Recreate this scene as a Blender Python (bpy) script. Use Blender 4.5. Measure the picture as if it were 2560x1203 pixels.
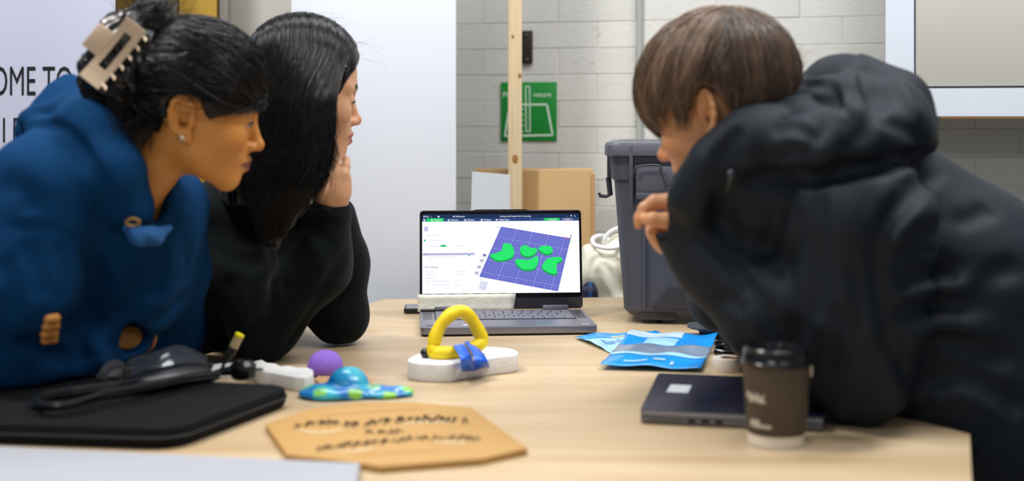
import bpy, bmesh, math, random
import numpy as np
from mathutils import Vector, Matrix, Quaternion

for o in list(bpy.data.objects):
    bpy.data.objects.remove(o, do_unlink=True)
SC = bpy.context.scene
COL = SC.collection
random.seed(7)
RNG = np.random.default_rng(11)

# ------------------------------------------------------------------ camera
F = 3200.0                       # focal length in pixels of a 2560 wide frame
EYE = 1.18                       # camera height, metres
HORIZON = 294.0                  # image row of the horizon
TAB = 0.75                       # table top height
cam_d = bpy.data.cameras.new('camera')
cam_d.sensor_width = 36.0
cam_d.lens = 36.0 * F / 2560.0
cam_d.shift_y = -(601.5 - HORIZON) / 2560.0
cam_d.clip_start = 0.05
cam_d.dof.use_dof = True
cam_d.dof.focus_distance = 2.62
cam_d.dof.aperture_fstop = 2.2
cam_o = bpy.data.objects.new('camera', cam_d)
cam_o.location = (0, 0, EYE)
cam_o.rotation_euler = (math.pi / 2, 0, 0)
COL.objects.link(cam_o)
SC.camera = cam_o

# ------------------------------------------------------------------ world, lamps, exposure
world = bpy.data.worlds.new('world')
SC.world = world
world.use_nodes = True
bg = world.node_tree.nodes['Background']
bg.inputs['Color'].default_value = (0.80, 0.88, 1.0, 1)
bg.inputs['Strength'].default_value = 0.18


def ceiling_or_fill_lamp(loc, sx, sy, power, col, rz=0.0):
    d = bpy.data.lights.new('ceiling_or_fill_light', 'AREA')
    d.shape = 'RECTANGLE'
    d.size = sx
    d.size_y = sy
    d.energy = power
    d.color = col
    o = bpy.data.objects.new('ceiling_or_fill_light', d)
    o.location = loc
    o.rotation_euler = (0, 0, rz)
    COL.objects.link(o)
    return o


ceiling_or_fill_lamp((-1.25, 1.75, 3.0), 0.6, 0.35, 50, (1.0, 0.96, 0.91), 0.26)
ceiling_or_fill_lamp((0.7, 1.5, 3.0), 1.2, 0.5, 26, (1.0, 0.96, 0.92), 0.26)
ceiling_or_fill_lamp((-0.3, 2.75, 3.0), 1.2, 0.4, 32, (0.92, 0.96, 1.0), 0.26)
ceiling_or_fill_lamp((1.4, 2.2, 3.0), 0.9, 0.4, 36, (0.95, 0.97, 1.0), 0.26)
ceiling_or_fill_lamp((-1.2, -1.1, 3.0), 1.2, 0.5, 38, (0.97, 0.97, 0.97), 0.26)  # fill lamp added behind the camera to brighten upright faces
ceiling_or_fill_lamp((1.3, -1.4, 3.0), 1.2, 0.5, 13, (0.97, 0.97, 0.97), 0.26)  # weaker frontal fill, likewise added behind the camera

vs = SC.view_settings
vs.view_transform = 'Standard'
vs.look = 'None'
vs.exposure = 0.0
vs.gamma = 1.0
vs.use_curve_mapping = False


# ------------------------------------------------------------------ placing
def at(px, py, d):
    """the point at distance d that stands at photo position px, py"""
    return np.array([(px - 1280.0) * d / F, d, EYE - (py - HORIZON) * d / F])


def on_table(px, py, z=TAB):
    d = F * (EYE - z) / (py - HORIZON)
    return np.array([(px - 1280.0) * d / F, d, z])


# ------------------------------------------------------------------ materials
def lin(h):
    h = h.lstrip('#')
    c = [int(h[i:i + 2], 16) / 255.0 for i in (0, 2, 4)]
    return tuple(x / 12.92 if x <= 0.04045 else ((x + 0.055) / 1.055) ** 2.4 for x in c) + (1.0,)


MATS = {}


def mat(name, col, rough=0.6, metal=0.0, var=0.0, scale=8.0, bump=0.0, bscale=120.0, spec=0.5, sheen=0.0,
        stretch=None, emit=None, estr=0.0, attr=None, sss=0.0, alpha=1.0, coat=0.0, trans=0.0, col2=None, detail=4.0):
    if name in MATS:
        return MATS[name]
    m = bpy.data.materials.new(name)
    m.use_nodes = True
    nt = m.node_tree
    N = nt.nodes
    b = N['Principled BSDF']
    c = lin(col) if isinstance(col, str) else tuple(col) + (1.0,)
    b.inputs['Base Color'].default_value = c
    b.inputs['Roughness'].default_value = rough
    b.inputs['Metallic'].default_value = metal
    b.inputs['Specular IOR Level'].default_value = spec
    b.inputs['Sheen Weight'].default_value = sheen
    b.inputs['Sheen Roughness'].default_value = 0.5
    b.inputs['Coat Weight'].default_value = coat
    b.inputs['Transmission Weight'].default_value = trans
    b.inputs['Alpha'].default_value = alpha
    if sss:
        b.inputs['Subsurface Weight'].default_value = sss
        b.inputs['Subsurface Radius'].default_value = (0.012, 0.005, 0.003)
        b.inputs['Subsurface Scale'].default_value = 0.6
    tc = N.new('ShaderNodeTexCoord')
    src = tc.outputs['Object']
    if stretch:
        mp = N.new('ShaderNodeMapping')
        mp.inputs['Scale'].default_value = stretch
        nt.links.new(src, mp.inputs['Vector'])
        src = mp.outputs['Vector']
    colsock = None
    if attr:
        a = N.new('ShaderNodeAttribute')
        a.attribute_name = attr
        colsock = a.outputs['Color']
    if var > 0:
        nz = N.new('ShaderNodeTexNoise')
        nz.inputs['Scale'].default_value = scale
        nz.inputs['Detail'].default_value = detail
        nt.links.new(src, nz.inputs['Vector'])
        mx = N.new('ShaderNodeMix')
        mx.data_type = 'RGBA'
        rp = N.new('ShaderNodeMapRange')
        rp.inputs['From Min'].default_value = 0.3
        rp.inputs['From Max'].default_value = 0.7
        nt.links.new(nz.outputs['Fac'], rp.inputs['Value'])
        nt.links.new(rp.outputs['Result'], mx.inputs['Factor'])
        if col2:
            c2 = lin(col2)
            mx.inputs['A'].default_value = c
            mx.inputs['B'].default_value = c2
        elif colsock is not None:
            mx.blend_type = 'MULTIPLY'
            sc = N.new('ShaderNodeMapRange')
            sc.inputs['To Min'].default_value = 1 - var
            sc.inputs['To Max'].default_value = 1.0
            nt.links.new(nz.outputs['Fac'], sc.inputs['Value'])
            nt.links.new(colsock, mx.inputs['A'])
            nt.links.new(sc.outputs['Result'], mx.inputs['B'])
            mx.inputs['Factor'].default_value = 1.0
            nt.links.remove(mx.inputs['Factor'].links[0])
        else:
            mx.inputs['A'].default_value = tuple(x * (1 - var) for x in c[:3]) + (1,)
            mx.inputs['B'].default_value = tuple(min(1, x * (1 + var)) for x in c[:3]) + (1,)
        colsock = mx.outputs['Result']
    if colsock is not None:
        nt.links.new(colsock, b.inputs['Base Color'])
    if bump > 0:
        nb = N.new('ShaderNodeTexNoise')
        nb.inputs['Scale'].default_value = bscale
        nb.inputs['Detail'].default_value = 3.0
        nt.links.new(src, nb.inputs['Vector'])
        bp = N.new('ShaderNodeBump')
        bp.inputs['Strength'].default_value = bump
        bp.inputs['Distance'].default_value = 0.004
        nt.links.new(nb.outputs['Fac'], bp.inputs['Height'])
        nt.links.new(bp.outputs['Normal'], b.inputs['Normal'])
    if emit:
        b.inputs['Emission Color'].default_value = lin(emit)
        b.inputs['Emission Strength'].default_value = estr
    MATS[name] = m
    return m


# ------------------------------------------------------------------ object helpers
def link(name, me, m=None, parent=None):
    if m is not None and not me.materials:
        me.materials.append(m)
    o = bpy.data.objects.new(name, me)
    COL.objects.link(o)
    if parent is not None:
        o.parent = parent
        o.matrix_parent_inverse = parent.matrix_world.inverted() if False else Matrix.Identity(4)
    return o


def tag(o, label, cat, group=None, kind=None):
    o['label'] = label
    o['category'] = cat
    if group:
        o['group'] = group
    if kind:
        o['kind'] = kind
    return o


def thing(name, label, cat, loc=(0, 0, 0), rz=0.0, group=None):
    o = bpy.data.objects.new(name, None)
    o.empty_display_size = 0.05
    COL.objects.link(o)
    o.location = loc
    o.rotation_euler = (0, 0, rz)
    return tag(o, label, cat, group)


def struct(o, label=None):
    o['kind'] = 'structure'
    if label:
        o['label'] = label
    return o


def np_mesh(name, V, Q, smooth=True, tri=False):
    V = np.asarray(V, np.float32)
    Q = np.asarray(Q, np.int32)
    me = bpy.data.meshes.new(name)
    me.vertices.add(len(V))
    me.vertices.foreach_set('co', V.ravel())
    k = Q.shape[1]
    me.loops.add(Q.size)
    me.loops.foreach_set('vertex_index', Q.ravel())
    me.polygons.add(len(Q))
    me.polygons.foreach_set('loop_start', np.arange(0, Q.size, k, dtype=np.int32))
    me.polygons.foreach_set('loop_total', np.full(len(Q), k, np.int32))
    me.polygons.foreach_set('use_smooth', np.full(len(Q), smooth, bool))
    me.update(calc_edges=True)
    return me


class MB:
    """collects simple shapes into one mesh"""

    def __init__(self):
        self.v = []
        self.f = []
        self.smooth = []

    def add(self, verts, faces, smooth=False):
        n = len(self.v)
        self.v += [tuple(map(float, v)) for v in verts]
        for f in faces:
            self.f.append([i + n for i in f])
            self.smooth.append(smooth)
        return self

    def box(self, lo, hi, M=None, bev=0.0):
        bm = bmesh.new()
        bmesh.ops.create_cube(bm, size=1.0)
        lo = Vector(lo)
        hi = Vector(hi)
        for v in bm.verts:
            v.co = Vector([(lo[i] + hi[i]) / 2 + v.co[i] * (hi[i] - lo[i]) for i in range(3)])
        if bev > 0:
            bmesh.ops.bevel(bm, geom=bm.edges[:], offset=bev, segments=2, profile=0.5, affect='EDGES')
        if M is not None:
            bm.transform(M)
        return self.bm(bm, bev > 0)

    def bm(self, bm, smooth=False):
        bm.verts.index_update()
        self.add([v.co for v in bm.verts], [[v.index for v in f.verts] for f in bm.faces], smooth)
        bm.free()
        return self

    def prism(self, pts, z0, z1, M=None, bev=0.0):
        """polygon in xy, extruded"""
        bm = bmesh.new()
        vs_ = [bm.verts.new((p[0], p[1], z0)) for p in pts]
        f = bm.faces.new(vs_)
        r = bmesh.ops.extrude_face_region(bm, geom=[f])
        for e in r['geom']:
            if isinstance(e, bmesh.types.BMVert):
                e.co.z = z1
        bmesh.ops.recalc_face_normals(bm, faces=bm.faces[:])
        if bev > 0:
            bmesh.ops.bevel(bm, geom=bm.edges[:], offset=bev, segments=2, profile=0.5, affect='EDGES')
        if M is not None:
            bm.transform(M)
        return self.bm(bm, bev > 0)

    def tube(self, pts, r, n=10, closed=False, caps=True, flat=1.0):
        P = [np.asarray(p, float) for p in pts]
        k = len(P)
        rr = r if hasattr(r, '__len__') else [r] * k
        up = np.array([0.0, 0.0, 1.0])
        rings = []
        prev = None
        for i in range(k):
            a = P[(i - 1) % k] if (closed or i > 0) else P[i]
            b = P[(i + 1) % k] if (closed or i < k - 1) else P[i]
            t = b - a
            t /= np.linalg.norm(t) + 1e-12
            if prev is None:
                s = np.cross(t, up)
                if np.linalg.norm(s) < 1e-3:
                    s = np.cross(t, [1.0, 0, 0])
            else:
                s = prev - t * np.dot(prev, t)
            s /= np.linalg.norm(s)
            prev = s
            w = np.cross(s, t)
            rings.append([P[i] + rr[i] * (math.cos(q) * s + flat * math.sin(q) * w) for q in np.linspace(0, 2 * math.pi, n, endpoint=False)])
        vsx = [v for ring in rings for v in ring]
        fs = []
        for i in range(k if closed else k - 1):
            j = (i + 1) % k
            for q in range(n):
                fs.append([i * n + q, i * n + (q + 1) % n, j * n + (q + 1) % n, j * n + q])
        if caps and not closed:
            fs.append(list(range(n))[::-1])
            fs.append([(k - 1) * n + q for q in range(n)])
        return self.add(vsx, fs, True)

    def lathe(self, prof, n=40, c=(0, 0, 0), caps=True):
        vsx = []
        for (r, z) in prof:
            for q in range(n):
                a = 2 * math.pi * q / n
                vsx.append((c[0] + r * math.cos(a), c[1] + r * math.sin(a), c[2] + z))
        fs = []
        for i in range(len(prof) - 1):
            for q in range(n):
                fs.append([i * n + q, i * n + (q + 1) % n, (i + 1) * n + (q + 1) % n, (i + 1) * n + q])
        if caps:
            fs.append(list(range(n))[::-1])
            fs.append([(len(prof) - 1) * n + q for q in range(n)])
        return self.add(vsx, fs, True)

    def build(self, name, m, parent=None, auto=35.0, M=None):
        me = bpy.data.meshes.new(name)
        me.from_pydata(self.v, [], self.f)
        if M is not None:
            me.transform(M)
        me.polygons.foreach_set('use_smooth', self.smooth)
        me.update()
        if any(self.smooth):
            me.set_sharp_from_angle(angle=math.radians(auto))
        return link(name, me, m, parent)


def spline(pts, n):
    """Catmull-Rom through pts, n samples"""
    P = np.asarray(pts, float)
    k = len(P)
    t = np.linspace(0, k - 1, n)
    i = np.clip(t.astype(int), 0, k - 2)
    u = (t - i)[:, None]
    p0 = P[np.clip(i - 1, 0, k - 1)]
    p1 = P[i]
    p2 = P[i + 1]
    p3 = P[np.clip(i + 2, 0, k - 1)]
    return 0.5 * (2 * p1 + (p2 - p0) * u + (2 * p0 - 5 * p1 + 4 * p2 - p3) * u ** 2 + (3 * p1 - p0 - 3 * p2 + p3) * u ** 3)


def text_geo(body, size, align='LEFT', narrow=1.0, bold=0.0, font=None):
    """flat text in the xy plane, as (verts, faces)"""
    cu = bpy.data.curves.new('t', 'FONT')
    cu.body = body
    cu.size = size
    cu.align_x = align
    cu.offset = bold
    cu.resolution_u = 3
    ob = bpy.data.objects.new('t', cu)
    COL.objects.link(ob)
    dg = bpy.context.evaluated_depsgraph_get()
    me = ob.evaluated_get(dg).to_mesh()
    V = [(v.co.x * narrow, v.co.y, 0.0) for v in me.vertices]
    Fc = [list(p.vertices) for p in me.polygons]
    ob.evaluated_get(dg).to_mesh_clear()
    bpy.data.objects.remove(ob)
    bpy.data.curves.remove(cu)
    return V, Fc


def frame(origin, ux, uy):
    ux = Vector(ux).normalized()
    uy = Vector(uy)
    uz = ux.cross(uy).normalized()
    uy = uz.cross(ux)
    M = Matrix.Identity(4)
    for i in range(3):
        M[i][0], M[i][1], M[i][2], M[i][3] = ux[i], uy[i], uz[i], origin[i]
    return M


# ------------------------------------------------------------------ solid modelling with distance fields
def cone(P, a, b, ra, rb):
    a = np.asarray(a, np.float32)
    b = np.asarray(b, np.float32)
    ba = b - a
    pa = P - a
    t = np.clip(pa @ ba / (ba @ ba + 1e-12), 0, 1)
    pa -= t[:, None] * ba
    return np.sqrt(np.einsum('ij,ij->i', pa, pa)) - (np.float32(ra) + np.float32(rb - ra) * t)


def ell(P, c, r, M=None):
    q = P - np.asarray(c, np.float32)
    if M is not None:
        q = q @ np.asarray(M, np.float32)
    r = np.asarray(r, np.float32)
    q = q / r
    k0 = np.sqrt(np.einsum('ij,ij->i', q, q))
    q = q / r
    k1 = np.sqrt(np.einsum('ij,ij->i', q, q)) + 1e-9
    return k0 * (k0 - 1) / k1


def smin(a, b, k):
    h = np.maximum(k - np.abs(a - b), 0) / k
    return np.minimum(a, b) - h * h * k * 0.25


def smax(a, b, k):
    return -smin(-a, -b, k)


def chain(P, pts, rad, k=0.02):
    d = None
    for i in range(len(pts) - 1):
        e = cone(P, pts[i], pts[i + 1], rad[i], rad[i + 1])
        d = e if d is None else smin(d, e, k)
    return d


def bounded(f, P, c, R):
    """evaluate f only inside a ball, elsewhere the distance to the ball"""
    q = np.linalg.norm(P - np.asarray(c, np.float32), axis=1)
    out = q - R + 0.02
    m = q < R
    if m.any():
        out[m] = f(P[m])
    return out


def sdf_mesh(f, lo, hi, h, blk=8, margin=1.6):
    lo = np.asarray(lo, np.float32)
    hi = np.asarray(hi, np.float32)
    nb = np.ceil((hi - lo) / (h * blk)).astype(int)
    n = nb * blk
    cx = [lo[i] + (np.arange(nb[i]) + 0.5) * h * blk - 0.5 * h for i in range(3)]
    G = np.stack(np.meshgrid(*cx, indexing='ij'), -1).reshape(-1, 3).astype(np.float32)
    D = f(G)
    act = np.abs(D) < h * blk * 0.87 * margin
    V = np.repeat(np.repeat(np.repeat(np.sign(D).reshape(nb) * 1.0, blk, 0), blk, 1), blk, 2).astype(np.float32)
    ids = np.nonzero(act)[0]
    bi = np.stack(np.unravel_index(ids, nb), -1) * blk
    off = np.stack(np.meshgrid(*[np.arange(blk)] * 3, indexing='ij'), -1).reshape(-1, 3)
    step = max(1, 400000 // (blk ** 3))
    for s in range(0, len(bi), step):
        idx = (bi[s:s + step, None, :] + off[None]).reshape(-1, 3)
        V[idx[:, 0], idx[:, 1], idx[:, 2]] = f((lo + idx * h).astype(np.float32))
    # surface nets
    S = V < 0
    c = S[:-1, :-1, :-1].astype(np.uint8)
    tot = c.copy()
    for dx in (0, 1):
        for dy in (0, 1):
            for dz in (0, 1):
                if dx + dy + dz:
                    tot += S[dx:n[0] - 1 + dx, dy:n[1] - 1 + dy, dz:n[2] - 1 + dz]
    cells = np.argwhere((tot > 0) & (tot < 8))
    vid = np.full(tot.shape, -1, np.int32)
    vid[cells[:, 0], cells[:, 1], cells[:, 2]] = np.arange(len(cells))
    acc = np.zeros((len(cells), 3), np.float32)
    cnt = np.zeros(len(cells), np.float32)
    for ax in range(3):
        o1, o2 = [i for i in range(3) if i != ax]
        for u in (0, 1):
            for w in (0, 1):
                p = np.zeros(3, int)
                p[o1] = u
                p[o2] = w
                q = p.copy()
                q[ax] = 1
                A = V[cells[:, 0] + p[0], cells[:, 1] + p[1], cells[:, 2] + p[2]]
                B = V[cells[:, 0] + q[0], cells[:, 1] + q[1], cells[:, 2] + q[2]]
                m = (A < 0) != (B < 0)
                t = np.where(m, A / np.where(m, A - B, 1), 0)
                pt = np.tile(p.astype(np.float32), (len(cells), 1))
                pt[:, ax] += t
                acc += pt * m[:, None]
                cnt += m
    verts = lo + (cells + acc / cnt[:, None]) * h
    quads = []
    for ax in range(3):
        o1, o2 = [(1, 2), (2, 0), (0, 1)][ax]
        sl = [slice(None)] * 3
        sl[ax] = slice(0, -1)
        sh = [slice(None)] * 3
        sh[ax] = slice(1, None)
        e = np.argwhere(S[tuple(sl)] != S[tuple(sh)])
        ok = (e[:, o1] > 0) & (e[:, o2] > 0) & (e[:, o1] < n[o1] - 1) & (e[:, o2] < n[o2] - 1)
        e = e[ok]
        ins = S[e[:, 0], e[:, 1], e[:, 2]]
        def cid(a, b):
            z = e.copy()
            z[:, o1] -= a
            z[:, o2] -= b
            return vid[z[:, 0], z[:, 1], z[:, 2]]
        q = np.stack([cid(1, 1), cid(0, 1), cid(0, 0), cid(1, 0)], -1)
        q[~ins] = q[~ins][:, ::-1]
        quads.append(q)
    Q = np.concatenate(quads)
    Q = Q[(Q >= 0).all(1)]
    return verts.astype(np.float32), Q


def grad(f, P, e=0.002):
    g = np.zeros_like(P)
    for i in range(3):
        q = P.copy()
        q[:, i] += e
        r = P.copy()
        r[:, i] -= e
        g[:, i] = f(q) - f(r)
    return g / (np.linalg.norm(g, axis=1)[:, None] + 1e-9)


def hit(f, pix, d0=1.3, d1=3.2):
    """where the sight lines through photo positions meet the solid f"""
    pix = np.asarray(pix, float)
    dirs = np.stack([(pix[:, 0] - 1280) / F, np.ones(len(pix)), -(pix[:, 1] - HORIZON) / F], -1)
    t = np.full(len(pix), d0)
    for _ in range(60):
        P = (dirs * t[:, None] + np.array([0, 0, EYE])).astype(np.float32)
        t = np.clip(t + np.clip(f(P) * 0.75, -0.03, 0.2), d0, d1)
    return (dirs * t[:, None] + np.array([0, 0, EYE])).astype(np.float32)


def with_folds(f, folds, noise=0.0, nscale=30.0, far=3.2, crease=0.0, split=9.0):
    """folds: (list of photo positions on the cloth, width, depth); depth < 0 is a ridge"""
    lines = []
    cs_ = [spline(np.asarray(pix, float), max(8, 4 * len(pix))) for pix, w, dep in folds]
    hs_ = np.split(hit(f, np.concatenate(cs_), 1.3, far), np.cumsum([len(c) for c in cs_])[:-1])
    for (pix, w, dep), h in zip(folds, hs_):
        ok = h[:, 1] < far - .05
        h = h[ok]
        if len(h) > 2:
            lines.append((h.astype(np.float32), w, dep))
    def g(P):
        d = f(P)
        m = np.abs(d) < 0.05
        if m.any():
            Q = P[m]
            add = np.zeros(len(Q), np.float32)
            for h, w, dep in lines:
                lo = h.min(0) - 2.6 * w
                hi = h.max(0) + 2.6 * w
                k = ((Q > lo) & (Q < hi)).all(1)
                if not k.any():
                    continue
                q = Q[k]
                best = np.full(len(q), 9.0, np.float32)
                tt = np.zeros(len(q), np.float32)
                nseg = len(h) - 1
                for i in range(nseg):
                    ba = h[i + 1] - h[i]
                    pa = q - h[i]
                    t = np.clip(pa @ ba / (ba @ ba + 1e-9), 0, 1)
                    dd = np.linalg.norm(pa - t[:, None] * ba, axis=1)
                    s = dd < best
                    best[s] = dd[s]
                    tt[s] = ((i + t) / nseg)[s]
                fade = np.clip(np.minimum(tt, 1 - tt) * 5, 0.15, 1)
                add[k] += dep * fade * np.exp(-(best / w) ** 2)
            if noise:
                s = nscale
                add += noise * (np.sin(Q[:, 0] * s + 2 * np.sin(Q[:, 2] * s * .6)) * np.sin(Q[:, 2] * s * .8 + 1.7 * np.sin(Q[:, 1] * s * .7)) + .5 * np.sin(Q[:, 1] * s * 1.7 + Q[:, 0] * s * .9))
            if crease:
                # drawn-in wrinkles: across the cloth left of split, along it on the right
                ph = np.where(Q[:, 0] < split, Q[:, 0] * 58 + Q[:, 1] * 30, Q[:, 2] * 62 - Q[:, 0] * 22)
                ph = ph + 1.6 * np.sin(Q[:, 2] * 17 + Q[:, 1] * 11) + 1.2 * np.sin(Q[:, 0] * 23 + 2)
                msk = np.clip(.35 + .8 * np.sin(Q[:, 0] * 19 + 1.5 * np.sin(Q[:, 2] * 13)) * np.sin(Q[:, 2] * 16 + 1), 0, 1)
                add += (crease * msk * (1 - 2.2 * np.abs(np.sin(ph * .5)) ** .8)).astype(np.float32)
            d[m] += add
        return d
    return g


def strands(paths, r0=0.0004, r1=0.00012, tone=None):
    """paths (n, k, 3) -> thin three sided hairs"""
    n, k, _ = paths.shape
    T = np.gradient(paths, axis=1)
    T /= np.linalg.norm(T, axis=2, keepdims=True) + 1e-9
    ref = RNG.normal(size=(n, 1, 3))
    s = np.cross(T, np.broadcast_to(ref, T.shape))
    s /= np.linalg.norm(s, axis=2, keepdims=True) + 1e-9
    w = np.cross(T, s)
    rr = np.linspace(r0, r1, k)[None, :, None]
    V = []
    for q in range(3):
        a = 2 * math.pi * q / 3
        V.append(paths + rr * (math.cos(a) * s + math.sin(a) * w))
    V = np.stack(V, 2).reshape(-1, 3)
    base = (np.arange(n) * k * 3)[:, None] + (np.arange(k - 1) * 3)[None]
    Q = []
    for q in range(3):
        q2 = (q + 1) % 3
        Q.append(np.stack([base + q, base + q2, base + 3 + q2, base + 3 + q], -1).reshape(-1, 4))
    tn = np.ones(n) if tone is None else tone
    return V, np.concatenate(Q), np.repeat(tn, k * 3)


def join_np(parts):
    V = []
    Q = []
    T = []
    n = 0
    for pt in parts:
        V.append(pt[0])
        Q.append(pt[1] + n)
        T.append(pt[2] if len(pt) > 2 else np.ones(len(pt[0])) * .8)
        n += len(pt[0])
    return np.concatenate(V), np.concatenate(Q), np.concatenate(T)

# ================================================================== THE ROOM
TH = math.radians(15.0)
WY = 3.70


def wall_pt(px, py, off=0.0):
    """photo position -> (u along the back wall, z); off metres in front of it"""
    tx, tz = (px - 1280) / F, -(py - HORIZON) / F
    d = (WY * math.cos(TH) - off) / (tx * math.sin(TH) + math.cos(TH))
    return (d * tx * math.cos(TH) - (d - WY) * math.sin(TH), EYE + d * tz)


def wall_M(u, z, off=0.0):
    """frame on the wall: x along it, y into it, z up"""
    return Matrix.Translation((u * math.cos(TH) - off * math.sin(TH), WY - u * math.sin(TH) - off * math.cos(TH), z)) @ Matrix.Rotation(-TH, 4, 'Z')


M_paint = mat('painted_brick', '#d2d1ca', 0.75, var=0.06, scale=2.2, bump=0.35, bscale=90)
# stains and flecks in the paint
def brick_mat():
    m = mat('painted_brick_pieces', '#d3d2cc', 0.72, bump=0.3, bscale=110)
    nt = m.node_tree
    N = nt.nodes
    b = N['Principled BSDF']
    geo = N.new('ShaderNodeNewGeometry')
    n1 = N.new('ShaderNodeTexNoise')
    n1.inputs['Scale'].default_value = 26.0
    n1.inputs['Detail'].default_value = 6.0
    nt.links.new(geo.outputs['Position'], n1.inputs['Vector'])
    r1 = N.new('ShaderNodeMapRange')
    r1.inputs['From Min'].default_value = 0.63
    r1.inputs['From Max'].default_value = 0.74
    nt.links.new(n1.outputs['Fac'], r1.inputs['Value'])
    n2 = N.new('ShaderNodeTexNoise')
    n2.inputs['Scale'].default_value = 3.0
    nt.links.new(geo.outputs['Position'], n2.inputs['Vector'])
    r2 = N.new('ShaderNodeMapRange')
    r2.inputs['From Min'].default_value = 0.45
    r2.inputs['From Max'].default_value = 0.62
    nt.links.new(n2.outputs['Fac'], r2.inputs['Value'])
    mu = N.new('ShaderNodeMath')
    mu.operation = 'MULTIPLY'
    nt.links.new(r1.outputs['Result'], mu.inputs[0])
    nt.links.new(r2.outputs['Result'], mu.inputs[1])
    m2 = N.new('ShaderNodeMath')
    m2.operation = 'MULTIPLY'
    m2.inputs[1].default_value = 0.55
    nt.links.new(mu.outputs[0], m2.inputs[0])
    oi = N.new('ShaderNodeObjectInfo')
    r3 = N.new('ShaderNodeMapRange')
    r3.inputs['To Min'].default_value = 0.93
    r3.inputs['To Max'].default_value = 1.0
    nt.links.new(oi.outputs['Random'], r3.inputs['Value'])
    base = N.new('ShaderNodeMix')
    base.data_type = 'RGBA'
    base.blend_type = 'MULTIPLY'
    base.inputs['Factor'].default_value = 1.0
    base.inputs['A'].default_value = lin('#d6d5cf')
    nt.links.new(r3.outputs['Result'], base.inputs['B'])
    mx = N.new('ShaderNodeMix')
    mx.data_type = 'RGBA'
    nt.links.new(m2.outputs[0], mx.inputs['Factor'])
    nt.links.new(base.outputs['Result'], mx.inputs['A'])
    mx.inputs['B'].default_value = lin('#948a68')
    nt.links.new(mx.outputs['Result'], b.inputs['Base Color'])
    return m


M_brick = brick_mat()

# back wall: a painted face with the single bricks standing proud of it
wb = MB().box((-3.2, 0.0, 0.0), (3.4, 0.12, 3.1))
wall_back = wb.build('wall_back', mat('painted_mortar', '#cfcdc6', 0.85, var=0.05, scale=5, bump=0.3, bscale=80))
wall_back.location = (0, WY, 0)
wall_back.rotation_euler = (0, 0, -TH)
struct(wall_back, 'white painted brick wall at the back of the workshop')

def brick_mesh(w, h, dp=0.0028, ch=0.002):
    v = [(0, 0, 0), (w, 0, 0), (w, 0, h), (0, 0, h), (ch, -dp, ch), (w - ch, -dp, ch), (w - ch, -dp, h - ch), (ch, -dp, h - ch)]
    f = [(4, 5, 6, 7), (0, 1, 5, 4), (1, 2, 6, 5), (2, 3, 7, 6), (3, 0, 4, 7)]
    me = bpy.data.meshes.new('brick')
    me.from_pydata(v, [], f)
    me.materials.append(M_brick)
    return me


brick_full = brick_mesh(0.2228, 0.0732, 0.0016, 0.0014)
z_ref = wall_pt(1400, 318)[1]           # a bed joint seen left of the grey tub
z_row0 = z_ref - 9 * 0.075
u_ref = wall_pt(2001, 30)[0]
for r in range(17):
    z = z_row0 + r * 0.075
    off = 0.0 if (r % 2 == 1) else 0.1125
    u0 = u_ref - 8 * 0.225 + off
    for c in range(11):
        u = u0 + c * 0.225
        if u < -0.5 or u > 1.62:
            continue
        o = bpy.data.objects.new('brick', brick_full)
        COL.objects.link(o)
        o.parent = wall_back
        o.location = (u + random.uniform(-.001, .001), random.uniform(-.0006, 0.0004), z + 0.0009 + random.uniform(-.0006, .0006))
        o.rotation_euler = (random.uniform(-.004, .004), random.uniform(-.002, .002), random.uniform(-.003, .003))

fl = MB().box((-4.5, -1.5, -0.1), (4.5, 5.2, 0.0)).build('floor', mat('concrete_floor', '#8d8a85', 0.7, var=0.12, scale=3, bump=0.2))
struct(fl, 'grey concrete workshop floor')

# ------------------------------------------------------------------ boards and panels at the left
M_board = mat('white_board_paint', '#dde2eb', 0.55, var=0.015, scale=2.0)
Xl, Xr = at(728, 300, 3.2)[0], at(1140, 300, 3.2)[0]
t = thing('partition_board', 'tall plain white board standing behind the table and the two women', 'board', ((Xl + Xr) / 2, 3.2, 0))
hw = (Xr - Xl) / 2
MB().box((-hw, 0.0, 0.03), (hw, 0.018, 2.3), bev=0.0015).build('panel', M_board, t)
for sx in (-1, 1):
    MB().box((sx * hw * .7 - .03, -0.16, 0.0), (sx * hw * .7 + .03, 0.19, 0.03)).build('foot', mat('pale_foot', '#b9b9b6', 0.5), t)

Xl, Xr = at(566, 100, 3.45)[0], at(760, 100, 3.45)[0]
t = MB().box((Xl, 3.45, 0.0), (Xr, 3.48, 2.3), bev=0.002).build('wall_lining_board', mat('warm_white_board', '#cfccc6', 0.7, var=0.03, scale=3))
tag(t, 'warm white lining board behind the left edge of the white partition', 'board')

M_ply = mat('ochre_plywood', '#b08a2a', 0.55, var=0.10, scale=4, stretch=(8, 8, 1))
Xl, Xm, Xr = at(285, 10, 3.32)[0], at(452, 10, 3.32)[0], at(546, 10, 3.32)[0]
t = thing('tool_locker', 'ochre wooden locker with one darker door behind the woman in blue', 'locker', (Xl, 3.3, 0))
MB().box((0, 0.02, 0), (Xr - Xl, 0.12, 2.2)).build('carcass', M_ply, t)
MB().box((-0.1, 0.0, 0.05), (Xm - Xl - 0.004, 0.02, 2.18), bev=0.002).build('door', mat('brown_plywood', '#6f531b', 0.5, var=0.12, scale=4, stretch=(8, 8, 1)), t)
MB().box((Xm - Xl, 0.0, 0.05), (Xr - Xl, 0.02, 2.18), bev=0.002).build('door', M_ply, t)
t = MB().box((at(548, 10, 3.30)[0], 3.30, 0), (at(570, 10, 3.30)[0], 3.335, 2.4), bev=0.003).build('steel_post', mat('grey_post', '#7d7b70', 0.5))
tag(t, 'narrow grey steel post beside the ochre locker', 'post')

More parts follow.
